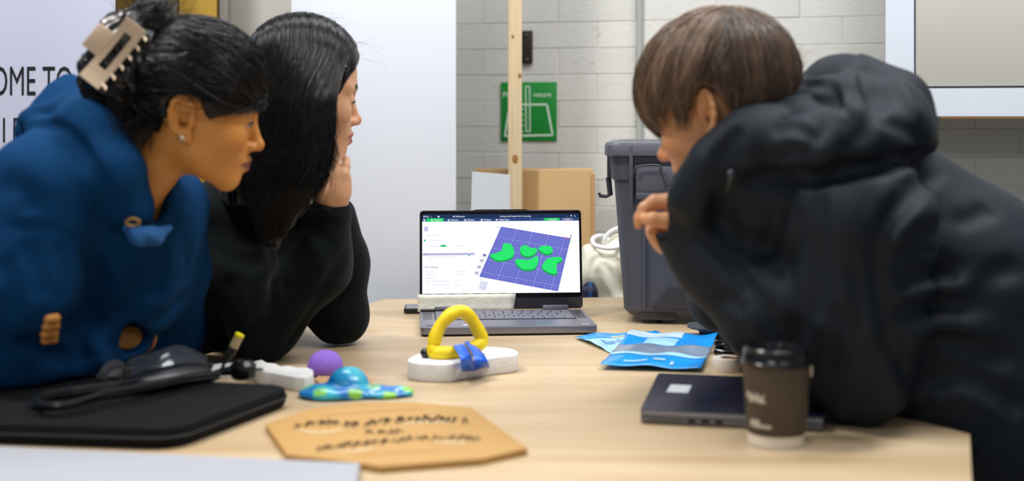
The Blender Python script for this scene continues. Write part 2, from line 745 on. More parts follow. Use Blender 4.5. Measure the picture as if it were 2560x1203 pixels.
# roll-up banner
Bd = 2.9
bx1 = at(284, 100, Bd)[0]
bt = thing('rollup_banner', 'pale lavender roll-up banner with black capital letters at the left', 'banner', (bx1 - 0.425, Bd, 0))
b = MB()
nn = 14
vv = []
for i in range(nn + 1):
    x = -0.425 + 0.85 * i / nn
    curl = 0.012 * max(0, (i - nn + 2)) ** 2 / 4
    for z in (0.07, 2.02):
        for dy in (0, 0.0012):
            vv.append((x, dy + curl, z))
ff = []
for i in range(nn):
    a = i * 4
    c = a + 4
    ff += [(a, c, c + 2, a + 2), (a + 1, a + 3, c + 3, c + 1), (a, a + 1, c + 1, c), (a + 2, c + 2, c + 3, a + 3)]
b.add(vv, ff, True)
b.build('sheet', mat('banner_print', '#c6c9de', 0.45, var=0.01, scale=3), bt)
MB().box((-0.44, -0.06, 0.0), (0.44, 0.08, 0.07), bev=0.01).build('base', mat('brushed_steel', '#a8a8aa', 0.35, metal=0.9), bt)
MB().tube([(0, 0.03, 0.05), (0, 0.03, 2.03)], 0.009).build('pole', mat('brushed_steel', '#a8a8aa'), bt)
MB().box((-0.43, -0.008, 2.015), (0.43, 0.012, 2.04), bev=0.004).build('top_rail', mat('brushed_steel', '#a8a8aa'), bt)
M_ink = mat('black_ink', '#15161c', 0.5)
def banner_line(body, px_end, py_base, cap_px, nar, px_start=None):
    s = cap_px * Bd / F / 0.69
    V, Fc = text_geo(body, s, 'LEFT', nar)
    w = max(v[0] for v in V)
    x1 = at(px_end, 0, Bd)[0] - (bx1 - 0.425)
    z0 = EYE - (py_base - HORIZON) * Bd / F
    m = MB()
    m.add([(v[0] + x1 - w, -0.0012, z0 + v[1]) for v in V], Fc)
    m.build('lettering', M_ink, bt)
banner_line('WELCOME TO', 181, 238, 72, 0.52)
banner_line('I BY', 88, 356, 62, 0.55)

# timber stud, bracket, conduit, sign, cupboard
def stud_mat():
    m = mat('pine_stud', '#d6bf9a', 0.6, var=0.12, scale=3.0, stretch=(30, 30, 1.2), bump=0.1, bscale=20)
    return m
sx0, sx1 = at(1270, 300, 3.36)[0], at(1305, 300, 3.36)[0]
st = thing('timber_stud', 'upright bare pine stud in front of the brick wall', 'timber', ((sx0 + sx1) / 2, 3.36, 0))
w2 = (sx1 - sx0) / 2
MB().box((-w2, 0, 0), (w2, 0.06, 2.5), bev=0.003).build('post', stud_mat(), st)
M_knot = mat('pine_knot', '#9a6a35', 0.6, var=0.2, scale=60)
for (kx, ky, r) in ((1288, 398, 0.009), (1299, 190, 0.005), (1282, 92, 0.004), (1280, 640, 0.007)):
    p = at(kx, ky, 3.36)
    k = MB().lathe([(0.0001, -0.0006), (r * .6, -0.0007), (r, 0.0003)], 14)
    k.build('knot', M_knot, st, M=Matrix.Translation((p[0] - (sx0 + sx1) / 2, 0.0, p[2])) @ Matrix.Rotation(math.pi / 2, 4, 'X') @ Matrix.Diagonal((1, 1.6, -1, 1)))

u0, z0 = wall_pt(1308, 160)
u1, z1 = wall_pt(1333, 77)
bk = thing('wall_bracket', 'small black steel bracket plate screwed to the bricks above the sign', 'bracket', wall_M(u0, z0).translation, -TH)
MB().box((-0.004, -0.014, 0), (u1 - u0, -0.004, z1 - z0), bev=0.002).build('plate', mat('black_steel', '#2c2723', 0.5, metal=0.3), bk)
for zz in (0.013, z1 - z0 - 0.013):
    MB().lathe([(0.0045, 0), (0.0045, 0.002), (0.002, 0.003)], 14).build('screw', mat('screw_steel', '#6b6760', 0.4, metal=0.8), bk, M=Matrix.Translation(((u1 - u0) * .5, -0.014, zz)) @ Matrix.Rotation(math.pi / 2, 4, 'X'))

u0, zc = wall_pt(1600, 300)
cd = thing('wall_conduit', 'vertical grey conduit pipe on the bricks behind the man', 'pipe', wall_M(u0, 0).translation, -TH)
MB().tube([(0, -0.012, 0.3), (0, -0.012, 2.9)], 0.0085, 14).build('pipe', mat('grey_conduit', '#a9aca7', 0.5), cd)
for zz in (0.62, 2.2):
    MB().box((-0.018, -0.022, zz), (0.018, 0.0, zz + 0.014), bev=0.003).build('saddle_clip', mat('grey_conduit', '#a9aca7'), cd)

# green sign
u0, z0 = wall_pt(1253, 352)
u1, z1 = wall_pt(1393, 205)
sg = thing('return_sign', 'square green sign with white tub pictogram on the brick wall', 'sign', wall_M(u0, z0).translation, -TH)
W, H = u1 - u0, z1 - z0
MB().box((0, -0.0062, 0), (W, -0.0032, H), bev=0.0008).build('plate', mat('sign_green', '#0d8a34', 0.4), sg)
M_wht = mat('sign_white', '#d4e6d6', 0.5)
def sp(px, py):
    return ((px - 1253) / 140 * W, (352 - py) / 147 * H)
m = MB()
def stroke(pts, wd):
    for i in range(len(pts) - 1):
        a = Vector(sp(*pts[i]))
        c = Vector(sp(*pts[i + 1]))
        n = (c - a).normalized()
        q = Vector((-n.y, n.x)) * wd / 2
        e = n * wd / 2
        m.add([((a - e + q).x, -0.0067, (a - e + q).y), ((a - e - q).x, -0.0067, (a - e - q).y), ((c + e - q).x, -0.0067, (c + e - q).y), ((c + e + q).x, -0.0067, (c + e + q).y)], [(0, 1, 2, 3)])
stroke([(1305, 261), (1369, 261), (1383, 337), (1264, 340), (1275, 268), (1300, 262)], 0.0055)
stroke([(1316, 215), (1326, 215), (1327, 328), (1317, 328), (1316, 215)], 0.0032)
for k in range(5):
    stroke([(1288, 272 + k * 14), (1311, 272 + k * 14)], 0.002)
m.build('pictogram', M_wht, sg)
for body, x, al in (('Please', 1258, 'LEFT'), ('return', 1335, 'LEFT')):
    m = MB()
    V, Fc = text_geo(body, 0.0205, al, 1.0, 0.0002)
    q = sp(x, 242)
    m.add([(v[0] + q[0], -0.0067, v[1] + q[1]) for v in V], Fc)
    m.build('lettering', M_wht, sg)

# wall cupboard at the upper right
OFF = 0.25
u0, z0 = wall_pt(2214, 291, OFF)
ui, zi = wall_pt(2285, 221, OFF)
cb = thing('wall_cupboard', 'white framed wall cupboard with a cream door at the upper right', 'cupboard', wall_M(u0, z0).translation, -TH)
CW, CH = 1.0, 0.75
a, bz = ui - u0, zi - z0
M_fr = mat('white_gloss_frame', '#d7dee8', 0.4, var=0.02, scale=6)
MB().box((0, -OFF, 0), (a, -OFF + 0.02, CH)).build('stile', M_fr, cb)
MB().box((CW - a, -OFF, 0), (CW, -OFF + 0.02, CH)).build('stile', M_fr, cb)
MB().box((a, -OFF, 0), (CW - a, -OFF + 0.02, bz)).build('rail', M_fr, cb)
MB().box((a, -OFF, CH - bz), (CW - a, -OFF + 0.02, CH)).build('rail', M_fr, cb)
MB().box((0.005, -OFF + 0.02, 0.004), (CW - .005, 0, CH)).build('carcass', mat('cupboard_carcass', '#4f4a42', 0.7), cb)
dr = MB().box((a + 0.004, -OFF + 0.004, bz + 0.005), (CW - a - .004, -OFF + 0.016, CH - bz - .004), bev=0.001).build('door', mat('cream_door', '#c5c2b9', 0.55, var=0.02, scale=4), cb)
MB().box((0.13, -OFF + 0.002, -0.005), (CW, -OFF + 0.02, 0.0)).build('edge_strip', mat('orange_ply_edge', '#b5783a', 0.6), cb)

# ------------------------------------------------------------------ boxes and cloth behind the table
x0, x1 = at(1186, 430, 3.42)[0], at(1484, 430, 3.42)[0]
zt = at(0, 424, 3.42)[2]
M_card = mat('brown_cardboard', '#bd9a6a', 0.75, var=0.06, scale=5, bump=0.08, bscale=60)
bx = thing('cardboard_box', 'tall brown cardboard box behind the open laptop', 'box', ((x0 + x1) / 2, 3.42, 0))
hw = (x1 - x0) / 2
MB().box((-hw, 0, 0), (hw, 0.10, zt), bev=0.002).build('carton', M_card, bx)
ux = at(1345, 500, 3.42)[0] - (x0 + x1) / 2
MB().box((ux - 0.035, -0.0015, 0.05), (ux, 0.0, zt - .004)).build('overlap_flap', mat('brown_cardboard_flap', '#b79261', 0.75, var=0.05, scale=5), bx)
MB().box((hw - 0.006, -0.004, 0.1), (hw + 0.004, 0.0, zt - .012)).build('corner_fold', mat('brown_cardboard_flap', '#b79261'), bx)
x0, x1 = at(1150, 430, 3.15)[0], at(1275, 430, 3.15)[0]
zt = at(0, 429, 3.15)[2]
pn = MB().prism([(x0, 0), (x1 - .0, 0), (x1, zt - .008), (x0 + .03, zt)], 0, 0.006, M=Matrix.Translation((0, 3.15, 0)) @ Matrix.Rotation(math.pi / 2, 4, 'X'))
pn = pn.build('white_card_panel', mat('white_card', '#ccd3da', 0.6))
tag(pn, 'white card panel standing in front of the cardboard box', 'card')

# ================================================================== TABLE
def table_mat():
    m = bpy.data.materials.new('birch_ply_top')
    m.use_nodes = True
    nt = m.node_tree
    N = nt.nodes
    b = N['Principled BSDF']
    b.inputs['Roughness'].default_value = 0.42
    tc = N.new('ShaderNodeTexCoord')
    mp = N.new('ShaderNodeMapping')
    mp.inputs['Scale'].default_value = (0.9, 7.0, 1.0)
    mp.inputs['Rotation'].default_value = (0, 0, 0.08)
    nt.links.new(tc.outputs['Object'], mp.inputs['Vector'])
    n1 = N.new('ShaderNodeTexNoise')
    n1.inputs['Scale'].default_value = 2.4
    n1.inputs['Detail'].default_value = 5
    n1.inputs['Distortion'].default_value = 0.6
    nt.links.new(mp.outputs['Vector'], n1.inputs['Vector'])
    cr = N.new('ShaderNodeValToRGB')
    cr.color_ramp.elements[0].position = 0.3
    cr.color_ramp.elements[0].color = lin('#b79c78')
    cr.color_ramp.elements[1].position = 0.7
    cr.color_ramp.elements[1].color = lin('#c8b291')
    nt.links.new(n1.outputs['Fac'], cr.inputs['Fac'])
    n2 = N.new('ShaderNodeTexNoise')
    n2.inputs['Scale'].default_value = 5.0
    n2.inputs['Detail'].default_value = 2
    nt.links.new(tc.outputs['Object'], n2.inputs['Vector'])
    r2 = N.new('ShaderNodeMapRange')
    r2.inputs['From Min'].default_value = 0.66
    r2.inputs['From Max'].default_value = 0.78
    r2.inputs['To Max'].default_value = 0.5
    nt.links.new(n2.outputs['Fac'], r2.inputs['Value'])
    mx = N.new('ShaderNodeMix')
    mx.data_type = 'RGBA'
    nt.links.new(r2.outputs['Result'], mx.inputs['Factor'])
    nt.links.new(cr.outputs['Color'], mx.inputs['A'])
    mx.inputs['B'].default_value = lin('#b48a4c')
    nt.links.new(mx.outputs['Result'], b.inputs['Base Color'])
    return m


tb = thing('worktable', 'large birch plywood worktable carrying all the prototypes', 'table', (0, 2.0, 0))
a1 = on_table(960, 748)
a2 = on_table(905, 765)
dirn = (a2 - a1) / (a1[1] - a2[1])
c1 = a1 + dirn * (a1[1] - 2.32)
c2 = on_table(2425, 1085)
c3 = on_table(2430, 1203)
c4 = on_table(2292, 1051)
top = [(a1[0], a1[1]), (c1[0], c1[1]), (-0.80, 2.16), (-0.84, 1.80), (-0.98, 1.45), (-1.0, 1.02), (c3[0] - .17, 1.02), (c3[0], c3[1]), (c2[0], c2[1]), (c4[0], c4[1]), (0.60, 2.1), (0.70, 3.085)]
top = [(p[0], p[1] - 2.0) for p in top]
MB().prism(top, TAB - 0.026, TAB, bev=0.0012).build('top', table_mat(), tb)
MB().prism([(p[0] * .9, p[1] * .9) for p in top], TAB - 0.09, TAB - 0.0265).build('apron', mat('ply_apron', '#bb9a6c', 0.6, var=0.1, scale=5), tb)
for (lx, ly) in ((-0.22, 2.85), (0.55, 2.88), (-0.85, 1.25), (0.30, 1.2)):
    MB().box((lx - .035, ly - 2.035, 0), (lx + .035, ly - 1.965, TAB - 0.09), bev=0.003).build('leg', mat('ply_leg', '#bb9a6c', 0.6, var=0.1, scale=5), tb)

# ================================================================== OPEN LAPTOP
M_alu = mat('screenlit_aluminium', '#83838f', 0.33, metal=0.6, var=0.03, scale=40)  # lightened towards lavender, screen glow put into the metal colour
M_alu_side = mat('aluminium_edge', '#4c4c52', 0.35, metal=0.8)
M_key = mat('screenlit_keys', '#70707c', 0.5, var=0.03)  # key colour also carries the lavender glow of the screen
M_bezel = mat('black_glass_bezel', '#07080c', 0.15)
M_rub = mat('black_rubber', '#0d0d0f', 0.7)
fl_, fr_ = on_table(1051, 843, TAB), on_table(1493, 829, TAB)
LW = 0.350
yaw = math.radians(4.5)
fr_ = fl_ + LW * np.array([math.cos(yaw), math.sin(yaw), 0])
lp = thing('laptop', 'open grey laptop showing green shapes on a slicing program', 'laptop', tuple((fl_ + fr_) / 2), yaw)
LD = 0.222
hb = 0.014
hw = LW / 2
# base: rounded slab
def rrect(w, d, r, n=5, y0=0.0):
    out = []
    for (cx, cy, a0) in ((w - r, y0 + r, -90), (w - r, y0 + d - r, 0), (-w + r, y0 + d - r, 90), (-w + r, y0 + r, 180)):
        for i in range(n + 1):
            a = math.radians(a0 + 90 * i / n)
            out.append((cx + r * math.cos(a), cy + r * math.sin(a)))
    return out
MB().prism(rrect(hw, LD, 0.010), 0.004, 0.004 + hb, bev=0.0012).build('base', M_alu, lp)
MB().prism(rrect(hw - .004, LD - .008, 0.010, y0=.004), 0.0, 0.004).build('underside', M_rub, lp)
zk = 0.004 + hb
kb = MB().box((-hw + .030, 0.088, zk - .0008), (hw - .030, 0.205, zk + 0.0002)).build('keyboard_well', mat('key_well', '#1e1e22', 0.5), lp)
rows = [14, 14, 14, 13, 12, 9]
kx0, kx1 = -hw + .032, hw - .032
for r, nk in enumerate(rows):
    y1 = 0.203 - r * 0.0193
    hk = 0.011 if r == 0 else 0.0168
    if r > 0:
        y1 += 0.006
    ws = [1.0] * nk
    if r == 5:
        ws = [1.2, 1, 1, 1.1, 5.2, 1.1, 1, 1, 1]
    elif r in (2, 3):
        ws[0], ws[-1] = 1.5, 1.6
    elif r == 4:
        ws[0], ws[-1] = 2.2, 2.3
    tot = sum(ws)
    x = kx0
    for w_ in ws:
        ww = (kx1 - kx0) * w_ / tot
        MB().box((x + .0009, y1 - hk, zk + .0002), (x + ww - .0009, y1 - .0012, zk + .0015), bev=0.0005).build('key', M_key, kb)
        x += ww
MB().box((-0.055, 0.010, zk - .0005), (0.055, 0.078, zk + .0003)).build('touchpad', mat('touchpad_grey', '#74747f', 0.3, metal=0.5), lp)
for sxx in (-1, 1):
    g = MB()
    for i in range(7):
        gx = sxx * (hw - .016) + (i - 3) * .0027
        g.box((gx - .0006, .10, zk), (gx + .0006, .20, zk + .0004))
    g.build('speaker_grille', mat('grille_black', '#28282c', 0.6), lp)
MB().box((-hw + .012, 0.018, zk), (-hw + .040, 0.030, zk + .0004)).build('sticker', mat('sticker_navy', '#16283f', 0.4), lp)
MB().box((-hw + .085, 0.022, zk), (-hw + .106, 0.034, zk + .0004)).build('sticker', mat('sticker_white', '#c9c9cc', 0.5), lp)
MB().box((hw - .028, 0.016, zk), (hw - .014, 0.026, zk + .0004)).build('sticker', mat('sticker_grey', '#9a9aa4', 0.5), lp)
for sxx in (-1, 1):
    MB().box((sxx * hw * .66 - .028, LD - .010, zk - .006), (sxx * hw * .66 + .028, LD + .004, zk + .010), bev=.003).build('hinge', mat('hinge_grey', '#8d8d9a', 0.35, metal=0.7), lp)

# lid, leaning back a little
tilt = math.radians(8.0)
ML = Matrix.Translation((0, LD - 0.004, zk + 0.002)) @ Matrix.Rotation(math.pi / 2 - tilt, 4, 'X')
SH = 0.212
lid = bpy.data.objects.new('lid', None)
MBl = MB().prism(rrect(hw, SH, 0.008), 0.0, 0.0055, M=Matrix.Rotation(math.pi, 4, 'Y'), bev=0.001)
lid = MBl.build('lid', M_alu_side, lp, M=ML)
MB().prism(rrect(hw - .002, SH - .026, 0.006, y0=0.024), 0.0, 0.0006).build('bezel', M_bezel, lid, M=ML)
MB().prism([(-0.06, SH), (0.06, SH), (0.052, SH + .0014), (-0.052, SH + .0014)], -0.0055, 0.0006).build('camera_notch', M_bezel, lid, M=ML)
MB().lathe([(0.0016, 0.0006), (0.0016, 0.0009)], 12, c=(0.0, SH - .004, 0)).build('webcam', mat('webcam_lens', '#20222c', 0.2), lid, M=ML)
# display, drawn in its own metres; photo rows measured along the glass
DX0, DX1, DY0, DY1 = -hw + .0055, hw - .0055, 0.034, SH - .0085
def scr(px, py):
    """a spot of the display, read in the photograph's display rectangle"""
    u = (px - 1057.0) / (1458.0 - 1057.0)
    tl = 538 + (530 - 538) * u
    bl = 763 + (755 - 763) * u
    v = (py - tl) / (bl - tl)
    return (DX0 + (DX1 - DX0) * u, DY1 - (DY1 - DY0) * v)
def emis(name, col, s=1.0):
    return mat(name, '#000000', 0.3, emit=col, estr=s, spec=0.2)
SCR = [0.0010]
dsp = MB().add([(DX0, DY0, .0009), (DX1, DY0, .0009), (DX1, DY1, .0009), (DX0, DY1, .0009)], [(0, 1, 2, 3)]).build('display', emis('display_white', '#fbfbff', 1.05), lid, M=ML)
def shp(name, polys, col, s=1.0, lay=1):
    m = MB()
    for p in polys:
        q = [scr(*a) for a in p]
        m.add([(a[0], a[1], 0.0009 + lay * 0.00012) for a in q], [list(range(len(q)))])
    return m.build(name, emis('scr_' + col.strip('#') + '_%d' % int(s * 100), col, s), dsp, M=ML)
def rct(x0, y0, x1, y1):
    sl = -8.0 / 401.0
    k = lambda x, y: (x, y)
    return [(x0, y0 + (x0 - 1057) * sl), (x0, y1 + (x0 - 1057) * sl), (x1, y1 + (x1 - 1057) * sl), (x1, y0 + (x1 - 1057) * sl)]
shp('title_bar', [rct(1057, 538, 1458, 549.5)], '#1d3055', 1.0, 1)
shp('tab_bar', [rct(1057, 549.5, 1458, 558.5)], '#2c4a80', 1.0, 1)
shp('active_tab', [rct(1068, 549, 1112, 559)], '#21d36b', 1.0, 2)
def pill(x0, y0, x1, y1):
    sl = -8.0 / 401.0
    r = (y1 - y0) / 2
    pts = []
    for (cx, a0) in ((x1 - r, -90), (x0 + r, 90)):
        for i in range(7):
            a = math.radians(a0 + 30 * i)
            pts.append((cx + r * math.cos(a), (y0 + y1) / 2 + r * math.sin(a) + (cx - 1057) * sl))
    return pts
shp('slice_button', [pill(1367, 550.5, 1409, 558)], '#1fcf67', 1.0, 2)
shp('print_button', [pill(1414, 550.5, 1443, 558)], '#7f80a8', 1.0, 2)
shp('side_strip', [rct(1058, 648.5, 1190, 654.5)], '#b9b8e0', 1.0, 1)
shp('thumbnail', [rct(1062.5, 573, 1072, 586)], '#c4c4ea', 1.0, 1)
shp('green_marks', [rct(1061, 609.5, 1066, 614.5), pill(1103, 625, 1118, 630.5), rct(1174, 654, 1178, 658)], '#18c878', 1.0, 2)
for k, (x, y) in enumerate(((1215, 653), (1208, 668), (1201, 686), (1195, 703))):
    shp('tool_icon', [[(x - 5, y - 5), (x - 6, y + 5), (x + 5, y + 5), (x + 6, y - 5)]], '#d5d6ea', 1.0, 1)
    shp('tool_icon_mark', [[(x - 3, y - 3), (x - 3, y + 1), (x + 3, y + 1), (x + 3, y - 3)]], '#43478f' if k == 0 else '#aaaac8', 1.0, 2)
shp('view_cube', [[(1204, 724), (1200, 748), (1216, 754), (1224, 728)]], '#dfe0f2', 1.0, 1)
# build plate with its grid
P00, P10, P11, P01 = map(np.array, ((1258., 570.), (1436., 602.), (1401., 753.), (1201., 713.)))
shp('build_plate', [[tuple(P00), tuple(P01), tuple(P11), tuple(P10)]], '#6a70cc', 1.0, 1)
def plate(u, v):
    a = P00 + (P10 - P00) * u
    c = P01 + (P11 - P01) * u
    v2 = v * (1 - 0.10 * (1 - v))
    return a + (c - a) * v2
m1, m2 = [], []
NG = 22
for i in range(1, NG):
    for dirn_ in (0, 1):
        q0 = plate(i / NG, 0) if dirn_ == 0 else plate(0, i / NG)
        q1 = plate(i / NG, 1) if dirn_ == 0 else plate(1, i / NG)
        d_ = (q1 - q0) / np.linalg.norm(q1 - q0)
        wd = 0.5 if i % 5 else 0.8
        n_ = np.array([-d_[1], d_[0]]) * wd / 2
        (m2 if i % 5 == 0 else m1).append([tuple(q0 - n_), tuple(q0 + n_), tuple(q1 + n_), tuple(q1 - n_)])
shp('grid_lines', m1, '#9297dd', 1.0, 2)
shp('grid_lines', m2, '#b9bdf0', 1.0, 2)
shp('axis_red', [[(1415, 597.5), (1415, 599), (1436, 602.5), (1436, 601)]], '#e0306a', 1.0, 3)
shp('axis_green', [[(1434, 603), (1432.5, 616), (1434, 616), (1436, 603)]], '#20c890', 1.0, 3)
shp('axis_blue', [[(1436, 590), (1435.5, 602), (1437, 602), (1437.7, 590)]], '#262a70', 1.0, 3)
BLOBS = [
    [(1263, 619), (1280, 619), (1289, 632), (1290, 649), (1280, 660), (1262, 666), (1245, 665), (1231, 656), (1231, 650), (1245, 645), (1256, 640), (1261, 631)],
    [(1307, 629), (1317, 622), (1325, 625), (1333, 630), (1346, 630), (1349, 638), (1343, 647), (1330, 654), (1318, 653), (1309, 647), (1306, 638)],
    [(1354, 630), (1361, 624), (1380, 624), (1388, 630), (1389, 639), (1381, 646), (1369, 646), (1360, 640), (1353, 635)],
    [(1295, 663), (1304, 662), (1321, 664), (1334, 661), (1345, 654), (1352, 658), (1351, 672), (1342, 688), (1325, 692), (1309, 689), (1297, 677), (1293, 668)],
    [(1366, 672), (1378, 659), (1397, 655), (1411, 656), (1413, 664), (1402, 671), (1398, 682), (1400, 697), (1394, 704), (1381, 701), (1368, 693), (1361, 683)]]
def smooth_poly(p):
    q = spline(p + p[:3], 12 * (len(p) + 2) + 1)
    return [tuple(a) for a in q[12:12 * (len(p) + 1)]]
for bl_ in BLOBS:
    s_ = smooth_poly(bl_)
    shp('shape_side', [[(x - .3, y + 4.5) for x, y in s_]], '#12a548', 1.0, 3)
    shp('shape_side', [[(x, y + 2.4) for x, y in s_]], '#12a548', 1.0, 3)
    shp('shape_top', [s_], '#2bea72', 1.0, 4)
def scr_text(items, col, name, lay=3, bold=0.0):
    m = MB()
    sxm = (DX1 - DX0) / 401.0
    for body, px, py, hpx in items:
        V, Fc = text_geo(body, hpx * sxm / 0.69, 'LEFT', 1.0, bold)
        x, y = scr(px, py + (px - 1057) * (-8.0 / 401.0))
        m.add([(v[0] + x, v[1] + y, 0.0009 + lay * .00012) for v in V], Fc)
    o = m.build(name, emis('scr_txt_' + col.strip('#'), col, 1.0), dsp, M=ML)
    o['kind'] = 'stuff'
    return o
scr_text([('File', 1066, 546.5, 4), ('v', 1079, 546, 3.5), ('Calibration', 1140, 546.5, 4), ('boxing mould negative for 3d printing', 1255, 546.5, 3.6), ('-', 1426, 547, 4), ('x', 1446, 547, 5),
          ('Prepare', 1087, 556.5, 4.2), ('Preview', 1129, 556.5, 4.2), ('Device', 1172, 556.5, 4.2), ('Project', 1214, 556.5, 4.2), ('Calibration', 1252, 556.5, 4.2), ('Slice plate', 1380, 556.5, 3.6), ('Print', 1424, 556.5, 3.4)], '#e6ecf8', 'menu_text', 3, 0.00006)
shp('menu_icons', [rct(1060, 542, 1064.5, 543), rct(1060, 544, 1064.5, 545), rct(1060, 546, 1064.5, 547), rct(1096.5, 542.5, 1101, 547), rct(1135, 542.5, 1138, 547), rct(1060, 552, 1065, 557), rct(1080, 552.5, 1084, 557), rct(1122, 552.5, 1126, 557), rct(1164, 552.5, 1169, 557), rct(1206, 552.5, 1211, 557), rct(1245, 552.5, 1249, 557), rct(1437, 542.5, 1440, 546)], '#e6ecf8', 1.0, 3)
scr_text([('Plate 1', 1063, 653.8, 3.8), ('Plate Settings', 1061, 690, 4.6)], '#6a68a0', 'side_heading', 3)
scr_text([('Project Filaments', 1068, 599, 3.6), ('Generic filament', 1078, 613.5, 3.6), ('Process', 1070, 630, 3.8), ('Global', 1089, 630, 3.6), ('Advanced', 1138, 630, 3.6), ('boxing mould negative for 3d printing', 1066, 660, 3.4), ('module', 1066, 667, 3.4),
          ('Plate type', 1066, 702, 3.6), ('Textured PEI', 1140, 702, 3.6), ('Print sequence', 1066, 711, 3.6), ('By layer', 1140, 711, 3.6), ('Spiral vase', 1066, 720, 3.6), ('First layer filament sequence', 1066, 729, 3.6), ('Auto', 1140, 729, 3.6), ('Other layers filament sequence', 1066, 738, 3.6), ('Auto', 1140, 740, 3.6), ('Top', 1208, 736, 3.4), ('Front', 1206, 749, 3.4)], '#c9c8e2', 'side_text', 3)
scr_text([('1.0', 1243, 577.5, 5)], '#49c9b8', 'plate_number', 3)
# taped screen hinge
tp = [(1051, 765), (1120, 761.5), (1200, 760), (1288, 757), (1284, 775), (1281, 792), (1230, 793), (1170, 794), (1110, 797), (1080, 794), (1051, 801)]
xs = np.linspace(-hw - .004, -hw + 0.200, 26)
vv = []
ff = []
rt = random.Random(3)
for i, x in enumerate(xs):
    e = 0.004 * math.sin(i * 1.9) * (1 if i in (0, 25) else .25)
    for j in range(5):
        y = -0.004 + j * 0.0092
        vv.append((x + (0.006 * j / 4 if i == 25 else 0) + (rt.uniform(-.001, .001)), y + e * .3, 0.0016 + 0.0006 * rt.random() + (0.002 if j == 0 else 0)))
for i in range(25):
    for j in range(4):
        ff.append((i * 5 + j, (i + 1) * 5 + j, (i + 1) * 5 + j + 1, i * 5 + j + 1))
tape = MB().add(vv, ff, True)
to = tape.build('masking_tape', mat('masking_tape_cream', '#cfcdbf', 0.6, var=0.08, scale=60, bump=0.2, bscale=200), lp, M=ML)
sm = to.modifiers.new('thick', 'SOLIDIFY')
sm.thickness = 0.0005
to['label'] = 'crumpled cream masking tape over the lid hinge'
MB().box((-hw + .002, LD - .016, zk), (-hw + .075, LD - .006, zk + .004), bev=0.001).build('cracked_edge', mat('cracked_black', '#141416', 0.5), lp)

# ================================================================== THINGS ON THE TABLE
def blob(name, f, lo, hi, h, m, parent=None, colf=None):
    V, Q = sdf_mesh(f, lo, hi, h)
    me = np_mesh(name, V, Q)
    if colf is not None:
        c = np.ones((len(V), 4), np.float32)
        c[:, :3] = colf(V)
        a = me.attributes.new('Col', 'FLOAT_COLOR', 'POINT')
        a.data.foreach_set('color', c.ravel())
    return link(name, me, m, parent)


def wchild(o, parent):
    """a part whose mesh is already in room coordinates"""
    o.parent = parent
    o.matrix_parent_inverse = (Matrix.Translation(parent.location) @ parent.rotation_euler.to_matrix().to_4x4()).inverted()
    return o


def tabpoly(pix, z):
    return [tuple(on_table(x, y, z)[:2]) for x, y in pix]


# phone
p = on_table(1008, 785)
ph = thing('phone', 'black phone lying flat behind the left edge of the open laptop', 'phone', (p[0] + .077, p[1] + .037, TAB), 0.03)
MB().prism(rrect(.077, .074, .010, y0=-.037), 0, .011, bev=.002).build('case', mat('phone_case', '#15161a', 0.5), ph)
MB().prism(rrect(.073, .067, .008, y0=-.0335), .011, .0117).build('glass', mat('phone_glass_sheen', '#6d7076', 0.12, spec=0.8), ph)  # grey base holds a painted reflection on the black phone
for xx in (-.045, -.038):
    MB().box((xx, -.0378, .004), (xx + .004, -.0368, .007)).build('port', M_rub, ph)

# foam pad with a yellow loop
pad_px = [(1019, 898), (1034, 906), (1075, 910), (1125, 910), (1160, 904), (1230, 894), (1291, 886), (1286, 874), (1240, 868), (1150, 867), (1085, 873), (1045, 884)]
poly = np.array(tabpoly(pad_px, TAB + .030))
cen = poly.mean(0)
sl = thing('foam_slider_prototype', 'white foam pad with a yellow clay loop strapped on by blue tape', 'prototype', (cen[0], cen[1], TAB))
sp_ = spline(np.vstack([poly, poly[:3]]), 6 * (len(poly) + 2) + 1)[6:6 * (len(poly) + 1)]
MB().prism([(q[0] - cen[0], q[1] - cen[1]) for q in sp_], 0.0, 0.030, bev=.003).build('foam_pad', mat('white_foam', '#e6e6e4', 0.8, var=.04, scale=50, bump=0.4, bscale=160), sl)
lc = [at(1086, 896, 2.125), at(1085, 860, 2.13), at(1098, 820, 2.135), at(1126, 788, 2.14), at(1152, 779, 2.15), at(1176, 795, 2.16), at(1196, 828, 2.165), at(1206, 852, 2.165), at(1190, 866, 2.155), at(1160, 879, 2.14), at(1130, 890, 2.125), at(1100, 898, 2.12)]
lc = np.array(lc) - np.array([cen[0], cen[1], TAB])
lc[:, 2] = np.maximum(lc[:, 2], .0395)
pts = spline(np.vstack([lc, lc[:3]]), 8 * (len(lc) + 2) + 1)[8:8 * (len(lc) + 1)]
MB().tube(pts, [0.0112 + .0006 * math.sin(i * .5) for i in range(len(pts))], 16, closed=True).build('clay_loop', mat('yellow_clay', '#f0d20c', 0.55, var=.03, scale=20, bump=.1, bscale=60), sl)
M_tape = mat('blue_tape', '#0a5fe0', 0.35, var=.04, scale=30)
def tape_band(L, Rr):
    n = 14
    Lp = spline(np.array(L) - np.array([cen[0], cen[1], TAB]), n)
    Rp = spline(np.array(Rr) - np.array([cen[0], cen[1], TAB]), n)
    m = MB()
    m.add(list(Lp) + list(Rp), [(i, i + 1, n + i + 1, n + i) for i in range(n - 1)], True)
    o = m.build('blue_tape', M_tape, sl)
    s = o.modifiers.new('thick', 'SOLIDIFY')
    s.thickness = .0008
    s.offset = 0
zt_ = TAB + .0525
fz = TAB + .0315
tape_band([on_table(1131, 872, TAB + .034), on_table(1133, 866, zt_), on_table(1150, 892, zt_ - .004), on_table(1152, 914, fz), on_table(1158, 938, TAB + .002)],
          [on_table(1154, 868, TAB + .034), on_table(1157, 860, zt_), on_table(1176, 886, zt_ - .008), on_table(1182, 910, fz), on_table(1190, 935, TAB + .002)])
